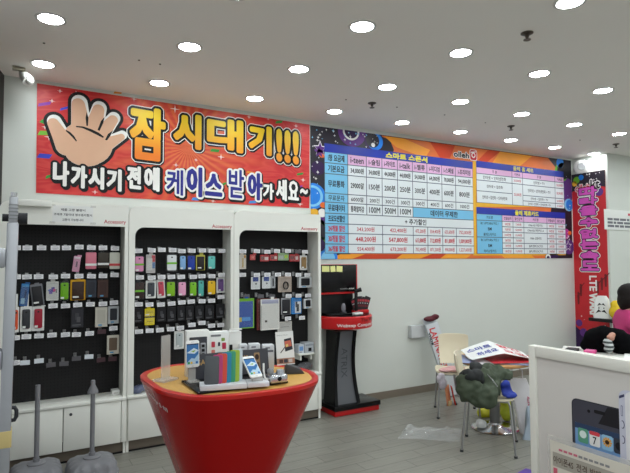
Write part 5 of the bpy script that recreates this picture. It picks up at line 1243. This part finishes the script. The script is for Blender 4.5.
# things on and under the rear chair
def inB(x, y, z): return Vector((cB.x+x*math.cos(rB)-y*math.sin(rB), cB.y+x*math.sin(rB)+y*math.cos(rB), z))
o = blob('folded_cloth', None, mat('cloth_pink', (216, 166, 164), .7, var=.12), [(inB(-.10, -.12, .462), (.10, .07, .016)), (inB(-.02, -.08, .466), (.12, .09, .018))], .01, .006, 20, 8, ground=.442); tag(o, 'pale pink cloth folded on the seat of the rear chair', 'cloth')
o = blob('plastic_bag', None, mat('bag_print', (196, 188, 198), .4, var=.3, scale=40), [(inB(-.17, -.225, .40), (.05, .025, .05)), (inB(-.15, -.23, .34), (.045, .025, .05))], .009, .01, 22, 9); tag(o, 'small white patterned bag hanging at the front edge of the rear chair', 'bag')
oq = PZ(449, 404, 0)
t = thing('orange_folder', 'salmon orange folder standing under the rear chair', 'folder', PZ(450, 405, 0), .35)
MB().box(-.05, .035, 0, .012, 0, .21, rgbm((226, 150, 110), .5), .002, M=Matrix.Rotation(-.12, 4, 'X')).build('folder_cover', t, smooth=False); MB().box(-.05, .02, -.014, -.003, 0, .05, rgbm((226, 196, 150)), .002).build('folder_tab', t, smooth=False)
t = thing('red_folder', 'bright red folder standing beside the orange one under the rear chair', 'folder', PZ(455, 404.5, 0)+Vector((.02, .01, 0)), .9)
MB().box(-.05, .05, 0, .012, 0, .19, rgbm((206, 52, 34), .5), .002, M=Matrix.Rotation(-.2, 4, 'X')).build('folder_cover', t, smooth=False); MB().box(-.05, .05, -.01, -.001, 0, .02, BLACK, .002).build('folder_base', t, smooth=False)
# laminator carton leaning on the wall behind the rear chair
pT, pB = PY(431.5, 323, 4.66), PY(455, 404, 4.46)
pB.z = .02
t = thing('laminator_carton', 'long white carton with red lettering leaning beside the rear chair', 'carton', pB)
ax = (pT-pB); Lc = ax.length; ez = ax.normalized(); ex = Vector((.86, -.51, 0)); ex = (ex-ez*ex.dot(ez)).normalized(); ey = ez.cross(ex)
Mc = Matrix(((ex.x, ey.x, ez.x, 0), (ex.y, ey.y, ez.y, 0), (ex.z, ey.z, ez.z, 0), (0, 0, 0, 1)))
cb = rgbm((208, 212, 216), .45)
MB().box(-.075, .075, 0, .09, 0, Lc, cb, .002, M=Mc).build('carton', t, smooth=False)
a = Art(); a.text('LAMINATER', -.045, .022, .30, Lc-.06, rgbm((206, 40, 44), .5), 1, .002, rot=-90); a.text('WIDE', -.072, -.052, Lc-.24, Lc-.10, INK, 1, .003, rot=-90); a.disc(-.02, .27, .018, INK, 1); a.disc(-.02, .27, .012, cb, 2)
o = a.build('carton_print', t); o.matrix_local = Mc
MB().box(-.075, .075, -.006, 0, Lc-.002, Lc+.07, cb, .001, M=Mc @ Matrix.Translation((0, .09, 0))).build('open_flap', t, smooth=False)
dr = rgbm((92, 24, 36), .5)
b = blob('dark_red_scarf', None, mat('wine_cloth', (88, 22, 34), .7, var=.2, bump=.1), [(pT+Vector((.0, .03, .045)), (.085, .05, .028)), (pT+Vector((.06, .0, .07)), (.045, .04, .028))], .01, .008, 20, 11); tag(b, 'dark wine red cloth lying on top of the leaning laminator carton', 'cloth')
p0, p1 = PY(411.5, 331, D-.06), PY(426, 331, D-.06); zt2, zb2 = PY(418, 325.5, D-.06).z, PY(418, 338, D-.06).z
t = thing('wall_box', 'light grey wiring box on the wall behind the leaning carton', 'wall box', (p0.x, D-.0006, zb2))
MB().box(0, p1.x-p0.x, -.055, 0, 0, zt2-zb2, LGREY, .004).build('box_body', t); MB().box(.006, p1.x-p0.x-.006, -.0575, -.054, .006, zt2-zb2-.006, rgbm((200, 202, 202)), .001).build('box_cover', t, smooth=False)
# bags beside the table
wb = mat('bag_white', (230, 227, 230), .55, var=.05)
q = PZ(516, 428, 0); qx, qy = q.x, q.y
def bagmesh(name, label, loc, rz, w, d, h, m_, lean=0., text=None):
    t = thing(name, label, 'bag', loc, rz)
    b = MB(); loops = []
    for k in range(9):
        f_ = k/8; ww, dd = w/2*(1-.12*f_-.1*f_**3), d/2*(1-.75*f_**2)
        loops.append([(p[0]+lean*f_*h+.008*math.sin(5*f_+p[1]*30), p[1]+.01*math.sin(7*f_+p[0]*25), h*f_) for p in rrect(-ww, ww, -dd, dd, min(ww, dd)*.6)])
    b.loft(loops, m_); b.build('bag_body', t)
    b = MB()
    for sy_ in (-1, 1): b.tube([(-.05+lean*h, sy_*.012, h-.01), (-.045+lean*h, sy_*.014, h+.07), (0+lean*h, sy_*.014, h+.1), (.045+lean*h, sy_*.014, h+.07), (.05+lean*h, sy_*.012, h-.01)], .004, m_, 6)
    b.build('handle', t)
    if text:
        V, F, _, _ = glyphs(text, .02); b = MB(); b.mesh([(.03+v[1]*.05+lean*h*.6, -d/2*(1-.75*.36)-.014, h*.25+(1-v[0])*h*.45) for v in V], F, rgbm((206, 120, 140), .6)); b.build('bag_lettering', t, smooth=False)
    return t
bagmesh('shopping_bag', 'large white shopping bag with faded pink lettering at the right of the table', Vector((4.09, 3.17, 0)), -.888, .22, .11, .48, wb, -.28, 'ZIOZIA')
bagmesh('shopping_bag', 'pale blue grey bag on the floor in front of the white shopping bag', Vector((3.955, 3.075, 0)), -.888, .17, .09, .28, mat('bag_blue', (170, 184, 198), .4, var=.06), .1)
ylw = mat('bag_yellow', (206, 204, 40), .5, var=.1)
o = blob('yellow_bag', None, ylw, [(PZ(484, 416.5, 0)+Vector((0, 0, .04)), (.07, .06, .05)), (PZ(489, 416, 0)+Vector((0, 0, .05)), (.05, .05, .06))], .012, .012, 14, 12, ground=.0006)
tag(o, 'yellow crumpled bag on the floor behind the chrome table base', 'bag')
o = blob('lime_bag', None, mat('bag_lime', (186, 196, 50), .5, var=.1), [(PZ(507, 421, 0)+Vector((0, 0, .10)), (.06, .06, .10)), (PZ(506, 421, 0)+Vector((0, 0, .19)), (.045, .05, .08))], .012, .014, 14, 13, ground=.0006)
tag(o, 'lime green bag under the table, behind the front chair legs', 'bag')
o = blob('pink_bag', None, mat('bag_mauve', (178, 140, 148), .6, var=.1), [(PZ(498.5, 416.5, 0)+Vector((.03, .03, .12)), (.055, .05, .13))], .014, .012, 12, 14, ground=.0006)
tag(o, 'mauve bag standing on the floor behind the table column', 'bag')
q = PZ(481, 428, .02)
tag(blob('paper_ball', None, rgbm((206, 208, 206), .7), [((q.x, q.y, .055), (.05, .045, .045))], .012, .010, 16, 15, ground=.031), 'crumpled white paper on the left side of the chrome table base', 'paper')
# clear plastic wrap on the floor
pf = mat('plastic_wrap', (228, 230, 230), .12, var=.02, alpha=.27, spec=.8)
b = MB(); n1, n2 = 60, 26; V = []; F = []
cor = [PZ(399, 438, 0), PZ(459, 442, 0), PZ(462, 430, 0), PZ(404, 429, 0)]
for i in range(n1+1):
    for j in range(n2+1):
        s_, t_ = i/n1, j/n2
        p = (cor[0]*(1-s_)+cor[1]*s_)*(1-t_)+(cor[3]*(1-s_)+cor[2]*s_)*t_
        e_ = min(1, 6*min(s_, 1-s_, t_, 1-t_)+.02)
        pk_ = math.exp(-((s_-.10)**2/.004+(t_-.55)**2/.06))*.10
        h = e_*(.045*(1-abs(noise.noise(Vector((p.x*9, p.y*9, 3))))*1.6)+.02*noise.noise(Vector((p.x*24, p.y*24, 8))))+pk_*e_
        w_ = noise.noise(Vector((p.x*5, p.y*5, 1)))*.04
        V.append((p.x+w_, p.y+w_*.6, max(.0025, h)))
for i in range(n1):
    for j in range(n2): F.append((i*(n2+1)+j, (i+1)*(n2+1)+j, (i+1)*(n2+1)+j+1, i*(n2+1)+j+1))
b.mesh(V, F, pf); o = b.build('plastic_wrap'); tag(o, 'crumpled clear plastic wrap lying on the floor in front of the chairs', 'plastic wrap')
# coloured booklet at the bottom edge
q = PZ(526, 475, 0)
t = thing('magazine', 'purple and blue magazine lying on the floor beside the white frame', 'magazine', (q.x, q.y-.05, 0), .2)
MB().box(-.10, .11, -.14, .10, .0006, .008, rgbm((92, 62, 150), .35), .001).build('magazine_pages', t, smooth=False); MB().box(-.10, .11, -.14, .0, .008, .0085, rgbm((40, 120, 190), .3)).build('cover_print', t, smooth=False)

# ------------------------------------------------------------------ white framed poster panel at the right front
FXp, FYp, FZp = 2.384, 1.873, 1.10
fp = thing('framed_panel', 'tall white framed panel with a picture of two phones at the right front', 'display panel', (FXp, FYp, 0), -PI/2)
def fl_(u, v): p = PX(u, v, FXp); return (FYp-p.y, p.z)
WF = 1.0
fw_ = mat('frame_white', (228, 226, 216), .4, var=.02)
MB().box(0, .042, 0, .05, 0.03, FZp, fw_, .004).build('frame_side', fp); MB().box(WF-.042, WF, 0, .05, 0.03, FZp, fw_, .004).build('frame_side', fp)
MB().box(.042, WF-.042, 0, .05, FZp-.055, FZp, fw_, .004).build('frame_top', fp); MB().box(.042, WF-.042, 0, .05, .03, .085, fw_, .004).build('frame_bottom', fp)
for x_ in (.05, WF-.05): MB().box(x_-.03, x_+.03, -.06, .12, 0, .03, fw_, .004).build('foot', fp)
a = Art(); a.b.box(.042, WF-.042, .0006, .03, .085, FZp-.055, mat('panel_paper', (214, 209, 203), .45, var=.01))
def pq(pts): return [fl_(*p) for p in pts]
body = rgbm((50, 50, 58), .3); scr = rgbm((120, 160, 205), .3)
x0, zt_p = fl_(570, 397.5); x1 = fl_(630, 400)[0]+.12
xr1 = fl_(617.5, 412)[0]
a.poly(rrect(x0, xr1+.06, .36, zt_p, .028), rgbm((44, 44, 52), .3), 1)
a.poly(rrect(x0+.004, xr1+.06, .364, zt_p-.004, .025), rgbm((70, 70, 80), .3), 1.5)
xa_, xb_ = fl_(606, 402)[0], xr1+.05
a.poly([(fl_(606, 402)[0], zt_p-.006), (xb_, zt_p-.006), (xb_, fl_(612, 428)[1]), (fl_(597, 424)[0], fl_(597, 424)[1])], rgbm((34, 34, 38), .3), 2)
zs_ = fl_(574, 422)[1]
a.rect(x0+.016, xr1+.05, .40, zs_, scr, 3); a.rect(x0+.016, xr1+.05, zs_-.026, zs_, rgbm((52, 70, 100), .3), 3.5); a.rect(x0+.016, xr1+.05, .36, zs_-.14, rgbm((140, 150, 190), .3), 3.5)
c_ = fl_(587.5, 411.5); a.disc(*c_, .0075, BLACK, 3); c2_ = fl_(598.5, 413); a.poly(rrect(c2_[0]-.028, c2_[0]+.026, c2_[1]-.008, c2_[1]+.008, .006), rgbm((24, 24, 26)), 3)
zi_ = fl_(582, 436)[1]
for k, (u_, cc) in enumerate(((582, (96, 160, 130)), (593.5, (238, 236, 232)), (606, (150, 196, 226)), (618, (60, 64, 74)))):
    xi = fl_(u_, 438)[0]
    a.poly(rrect(xi-.026, xi+.026, zi_-.034, zi_+.034, .009), rgbm(cc, .3), 4)
    if k == 0: a.disc(xi, zi_+.006, .018, rgbm((222, 236, 230)), 5)
    if k == 1: a.poly(rrect(xi-.026, xi+.026, zi_+.016, zi_+.034, .007), rgbm((214, 70, 80)), 5); a.text('7', xi-.009, xi+.009, zi_-.026, zi_+.010, INK, 5, .002)
    if k == 2:
        for j in range(10): a.poly([(xi+.0+.008*math.cos(2*PI*(j+e_)/10), zi_+.003+.008*math.sin(2*PI*(j+e_)/10)) for e_ in (-.5, .5)]+[(xi+.022*math.cos(2*PI*(j+e_)/10), zi_+.003+.022*math.sin(2*PI*(j+e_)/10)) for e_ in (.35, -.35)], rgbm((236, 170, 60)), 5)
        a.disc(xi, zi_+.003, .010, rgbm((60, 40, 30)), 6)
    if k == 3: a.disc(xi, zi_, .018, rgbm((26, 26, 30)), 5)
# white phone seen edge-on
xe = fl_(618, 410)[0]; zt2 = fl_(622, 390)[1]
a.poly(rrect(xe, xe+.30, .33, zt2, .035), rgbm((206, 206, 220), .3), 7); a.poly(rrect(xe+.028, xe+.30, .33, zt2-.003, .03), rgbm((232, 230, 232), .3), 8)
a.poly([(xe+.003, zt2-.03), (xe+.026, zt2-.018), (xe+.026, zt2-.03), (xe+.003, zt2-.042)], rgbm((70, 70, 100)), 9)
for zz_, kind in ((fl_(619, 410.5)[1], 0), (fl_(619, 424)[1], 1), (fl_(619, 439)[1], 1)):
    if kind == 0: a.poly(rrect(xe+.009, xe+.018, zz_-.024, zz_+.024, .004), rgbm((130, 130, 156)), 9); a.poly(rrect(xe+.011, xe+.016, zz_-.02, zz_+.02, .002), rgbm((196, 196, 212)), 10)
    else: a.disc(xe+.015, zz_, .009, rgbm((80, 80, 110)), 9, .018); a.disc(xe+.013, zz_, .008, rgbm((206, 206, 220)), 10, .015)
a.build('panel_sheet', fp, loc=(0, .0115, 0))
# card in a clear sleeve in front of the panel
CX = FXp-.03
def cl_(u, v): p = PX(u, v, CX); return (FYp-p.y, p.z)
c0 = cl_(548, 434.5); zc1 = c0[1]; xc0 = c0[0]
cs = thing('price_card', 'white printed card in a clear sleeve leaning on the framed panel', 'card', (CX, FYp-xc0, 0), -PI/2)
zfl = .05
MB().box(-.004, .72, 0, .003, .08, zc1, ACRYL, .001).build('clear_sleeve', cs, smooth=False)
MB().box(.012, .70, -.002, -.0006, .10, zc1-.022, mat('card_paper', (220, 214, 200), .5, var=.01)).build('card_sheet', cs, smooth=False)
MB().box(.2, .5, -.05, .02, 0, .012, ACRYL, .002).box(.2, .5, -.004, .0, .012, .09, ACRYL).build('sleeve_foot', cs, smooth=False)
a = Art()
def cr_(u, v): q = cl_(u, v); return (q[0]-xc0, q[1])
p0 = cr_(550.5, 452)
a.rect(.026, .69, cr_(552, 464.8)[1], cr_(552, 450.8)[1], rgbm((170, 164, 152), .5), 1)
for x_ in np.arange(.06, .30, .026): a.rect(x_, x_+.02, cr_(556, 449.3)[1]-.002, cr_(556, 449.3)[1]+.009, rgbm((206, 110, 130)) if x_ < .16 else rgbm((140, 140, 140)), 1)
zt3, zb3 = cr_(552, 453.4)[1], cr_(552, 462.6)[1]

for s_, ua, ub in (('아이폰4S', 553.8, 573.5), ('전격', 576.5, 587), ('발매', 590, 601)): a.text(s_, cr_(ua, 458)[0], cr_(ub, 458)[0], zb3+.004, zt3-.004, rgbm((90, 76, 66)), 2, .0012)
zt4 = cr_(551, 466)[1]; a.rect(.028, .05, zt4-.03, zt4, rgbm((214, 100, 120)), 1)
a.rect(.06, .6, zt4-.06, zt4-.05, rgbm((150, 150, 150)), 1)
a.build('card_print', cs, loc=(0, -.0022, 0))

# ------------------------------------------------------------------ desk, person and coat at the far right
dk_ = thing('desk', 'low white desk at the far right behind the framed panel', 'desk', (4.55, 2.74, 0), -1.029)
MB().box(-.38, .65, -.2, .28, .70, .73, WHITE, .004).build('desk_top', dk_)
for x_ in (-.35, .60): MB().box(x_, x_+.03, -.17, .25, 0, .70, WHITE).build('side_panel', dk_, smooth=False)
MB().box(-.32, .60, .1, .12, .3, .70, WHITE).build('modesty_panel', dk_, smooth=False)
DZ = .7306
def dpt(u, v): return PZ(u, v, DZ)
blk = mat('coat_black', (9, 9, 11), .95, var=.2, bump=.15, bscale=50, spec=.08)
qa = dpt(602, 353); 
def cp(u, v, r): d = ray(u, v); return CAM+d*(r/math.hypot(d.x, d.y))
co = thing('black_coat', 'black coat heaped on the desk in front of the seated person', 'coat', (qa.x, qa.y, DZ))
B3 = []
for u_, v_, r_ in ((586, 349, .05), (591, 343, .08), (597, 338, .11), (604, 336, .11), (611, 337, .10), (618, 339, .10), (626, 343, .10), (594, 351, .07), (622, 350, .09), (630, 348, .09), (602, 346, .08)):
    p = cp(u_, v_, 5.38); p.z = max(p.z, DZ+.04); B3.append((p-Vector((qa.x, qa.y, DZ)), (r_, r_*.9, min(r_*.8, p.z-DZ+.01))))
blob('coat_body', co, blk, B3, .016, .014, 9, 21, ground=0.)
# striped knit sleeve and tan pouch lying on it
kn = bpy.data.materials.new('striped_knit'); kn.use_nodes = True; N, L, B = nodes(kn)
tc = N.new('ShaderNodeTexCoord'); wv = N.new('ShaderNodeTexWave'); wv.bands_direction = 'Z'; wv.inputs['Scale'].default_value = 9; L.new(tc.outputs['Object'], wv.inputs[0])
rp = N.new('ShaderNodeValToRGB'); rp.color_ramp.interpolation = 'CONSTANT'; rp.color_ramp.elements[0].color = (*lin((66, 72, 72)), 1); rp.color_ramp.elements[1].position = .5; rp.color_ramp.elements[1].color = (*lin((190, 194, 192)), 1)
L.new(wv.outputs[0], rp.inputs[0]); L.new(rp.outputs[0], B.inputs['Base Color']); B.inputs['Roughness'].default_value = .9
yk = qa.y-.04
p0, p1 = cp(608.5, 341, 5.22), cp(608, 352.5, 5.22); p1.z = max(p1.z, DZ+.04)
t = thing('striped_scarf', 'grey and white striped knit scarf lying over the black coat', 'scarf', p1)
b = MB(); d_ = p0-p1; b.tube([(0, 0, 0), tuple(d_*.4+Vector((-.008, -.015, 0))), tuple(d_*.8), tuple(d_+Vector((0, .03, .0)))], [.034, .038, .034, .03], kn, 16); b.build('scarf_body', t)
p2 = cp(611, 337.5, 5.235)
pc_ = blob('tan_pouch', None, mat('pouch_tan', (186, 136, 116), .6), [(p2, (.034, .03, .03)), (p2+Vector((.02, .0, .02)), (.03, .025, .022))], .008, .004, 16, 3); tag(pc_, 'small tan pouch on the black coat, just above the striped scarf', 'pouch')
q = dpt(570, 351); t = thing('desk_phone', 'flat black device on the left edge of the white desk', 'device', (q.x+.03, q.y, DZ), .4); MB().box(-.09, .07, -.05, .05, 0, .02, BLACK, .006).build('device_body', t); MB().box(-.06, .03, -.03, .03, .02, .023, DGREY, .001).build('key_panel', t, smooth=False)
q = dpt(585, 353); t = thing('pink_case', 'bright pink flat case on the desk in front of the black coat', 'case', (q.x, q.y-.03, DZ), .4); MB().box(-.05, .06, -.06, .03, 0, .03, rgbm((226, 90, 150), .4), .006).build('case_body', t); MB().box(-.04, .05, -.05, .02, .03, .032, rgbm((236, 130, 176), .4), .001).build('case_lid', t, smooth=False)
q = dpt(618, 356); t = thing('paper_stack', 'white papers lying on the desk at the right edge, before the coat', 'paper', (q.x+.02, q.y-.12, DZ), .5); MB().box(-.16, .14, -.11, .07, 0, .012, PAPER, .001).build('paper_sheets', t, smooth=False)
# person
hp = PY(630.5, 298, 2.95)
px_, py_ = hp.x, hp.y
pe = thing('person', 'dark haired person in a pink sweater seated at the far right edge', 'person', (px_, py_, 0), .9)
skm = mat('skin', (206, 160, 136), .55, var=.04); pink = mat('sweater_pink', (188, 52, 112), .8, var=.08, bump=.1, bscale=120); trou = mat('trousers_black', (24, 24, 28), .8); hairm = mat('hair_dark', (22, 15, 13), .6, var=.3, scale=60, spec=.2)
zt5 = PY(628, 285, 2.95).z
hz = zt5-.125
V = [(0, .02, .50), (0, .03, .68), (0, .02, .88), (0, .0, 1.00), (0, -.01, hz-.07), (0, -.02, hz+.02), (-.17, .02, .99), (-.24, .0, .74), (-.14, -.22, .635), (.17, .02, .99), (.24, .0, .74), (.14, -.22, .635), (-.10, -.02, .48), (-.12, -.40, .50), (-.12, -.40, .08), (-.12, -.52, .05), (.10, -.02, .48), (.12, -.40, .50), (.12, -.40, .08), (.12, -.52, .05)]
E_ = [(0, 1), (1, 2), (2, 3), (3, 4), (4, 5), (3, 6), (6, 7), (7, 8), (3, 9), (9, 10), (10, 11), (0, 12), (12, 13), (13, 14), (14, 15), (0, 16), (16, 17), (17, 18), (18, 19)]
Rr = [(.15, .11), (.14, .10), (.15, .10), (.10, .08), .052, (.075, .09), .055, .045, .033, .055, .045, .033, .085, .065, .045, .035, .085, .065, .045, .035]
body_ = skin('body', pe, skm, V, E_, Rr, 2)
hd_ = MB(); hd_.sphere((0, -.02, hz+.015), (.078, .095, .112), skm, 24); hd_.sphere((0, -.117, hz), (.013, .018, .022), skm, 12)
for sg_ in (-1, 1): hd_.sphere((sg_*.078, -.01, hz), (.012, .022, .032), skm, 12)
hd_.build('head', pe)
b = MB()
for sg_ in (-1, 1): b.sphere((sg_*.03, -.105, hz+.02), (.012, .008, .007), MWHITE, 12); b.sphere((sg_*.03, -.112, hz+.02), (.006, .004, .006), BLACK, 10)
b.build('eyes', pe); MB().sphere((0, -.108, hz-.045), (.024, .01, .007), rgbm((170, 80, 84)), 12).build('mouth', pe)
blob('hair', pe, hairm, [((0, .012, hz+.045), (.096, .104, .098)), ((0, .055, hz-.03), (.088, .062, .10)), ((-.07, .02, hz-.02), (.03, .06, .08)), ((.07, .02, hz-.02), (.03, .06, .08)), ((0, -.06, hz+.085), (.075, .05, .04))], .012, .004, 30, 2)
sw = skin('sweater', pe, pink, [(0, .02, .55), (0, .03, .70), (0, .03, .88), (0, .01, 1.01), (0, .0, 1.05), (-.175, .02, .985), (-.25, .0, .74), (-.15, -.18, .65), (.175, .02, .985), (.25, .0, .74), (.15, -.18, .65)], [(0, 1), (1, 2), (2, 3), (3, 4), (3, 5), (5, 6), (6, 7), (3, 8), (8, 9), (9, 10)], [(.175, .14), (.17, .135), (.175, .13), (.12, .10), (.075, .07), .085, .07, .052, .085, .07, .052], 2)
tr_ = skin('trousers', pe, trou, [(0, .02, .56), (-.10, -.02, .49), (-.12, -.40, .51), (-.12, -.40, .12), (.10, -.02, .49), (.12, -.40, .51), (.12, -.40, .12)], [(0, 1), (1, 2), (2, 3), (0, 4), (4, 5), (5, 6)], [(.17, .14), .105, .08, .06, .105, .08, .06], 2)
for sg_ in (-1, 1):       # hands with fingers resting on the desk edge
    hx, hy, hz_ = sg_*.13, -.27, .615
    V = [(hx, hy+.03, hz_), (hx, hy-.03, hz_+.004), (hx, hy-.065, hz_+.002)]; E_ = [(0, 1), (1, 2)]; rr = [(.022, .018), (.036, .014), (.034, .012)]
    for k, (fx, fl0) in enumerate(((-.027, .062), (-.009, .075), (.009, .07), (.026, .055))):
        i0 = len(V); V += [(hx+fx, hy-.08, hz_+.004), (hx+fx*1.1, hy-.08-fl0*.5, hz_+.002), (hx+fx*1.1, hy-.08-fl0, hz_-.012)]; E_ += [(2, i0), (i0, i0+1), (i0+1, i0+2)]; rr += [.009, .0085, .007]
    i0 = len(V); V += [(hx-sg_*.035, hy-.02, hz_), (hx-sg_*.055, hy-.05, hz_-.004), (hx-sg_*.06, hy-.08, hz_-.008)]; E_ += [(1, i0), (i0, i0+1), (i0+1, i0+2)]; rr += [.011, .009, .008]
    skin('hand', pe, skm, V, E_, rr, 2)
    b = MB(); b.box(sg_*.12-.045, sg_*.12+.045, -.58, -.34, 0, .07, BLACK, .025, seg=3); b.build('shoe', pe)
st_ = thing('stool', 'black stool under the person in the pink sweater', 'stool', (px_, py_, 0), .9)
MB().lathe([(.17, .30), (.18, .315), (.18, .33), (.16, .34)], BLACK).build('seat', st_); MB().cyl((0, 0, .03), (0, 0, .30), .03, STEEL).build('column', st_); MB().lathe([(.2, 0), (.2, .015), (.04, .035)], BLACK).build('base', st_)
# black ledge with a white bag beside the poster
p0 = PX(600, 317.5, 6.95)
le_ = thing('side_table', 'narrow black pedestal table against the column under the red poster', 'table', (6.995, 3.95, 0))
zl = p0.z
MB().box(-.175, .175, -.6, .43, zl-.045, zl, BLACK, .004).build('table_top', le_)
MB().box(-.05, .05, -.35, .05, .03, zl-.045, BLACK, .01).build('pedestal', le_); MB().box(-.17, .17, -.5, .2, 0, .03, BLACK, .006).build('base', le_)
q = PX(602.5, 316, 6.9); zt6 = PX(604, 296, 6.9).z
t = thing('gift_bag', 'white bag with black moustache prints on the black table', 'bag', (6.9, q.y, zl+.0006), -PI/2+.3); hh = zt6-zl
wB = .105
b = MB(); loops = []
for k in range(8):
    f_ = k/7; ww = wB*(1-.12*f_-.35*max(0, f_-.8)/.2); loops.append([(p[0], p[1], hh*f_) for p in rrect(-ww, ww, -.05*(1-.5*f_), .05*(1-.5*f_), .03)])
b.loft(loops, PAPER); b.build('bag_body', t)
a = Art()
for z_, s_ in ((.30, 1.), (.62, .7)):
    for sg_ in (-1, 1): a.poly([(0, hh*z_), (sg_*.035*s_, hh*z_+.028*s_), (sg_*.075*s_, hh*z_-.03*s_), (sg_*.035*s_, hh*z_-.004)], BLACK, 1)
for sg_ in (-1, 1): a.disc(sg_*.03, hh*.46, .008, BLACK, 1)
o = a.build('bag_print', t, loc=(0, -.0515, 0))
o.rotation_euler = (-.06, 0, 0)
q = PX(616.5, 314, 6.85); tag(blob('yellow_cushion', None, mat('cushion_yellow', (222, 186, 30), .7), [((6.86, q.y, zl+.10), (.07, .10, .10)), ((6.86, q.y+.02, zl+.19), (.05, .06, .06))], .014, .008, 10, 4, ground=zl+.0006), 'yellow soft toy bundle on the black table behind the seated person', 'bundle')
q = PX(610.5, 314, 6.95); t = thing('green_bottle', 'dark green bottle on the black table beside the white bag', 'bottle', (7.05, q.y-.06, zl+.0006)); MB().lathe([(.035, 0), (.036, .01), (.036, .11), (.014, .15), (.013, .165)], mat('bottle_green', (24, 62, 44), .15)).build('bottle_body', t); MB().lathe([(.015, .165), (.015, .185)], WHITE2, seg=16).build('cap', t)
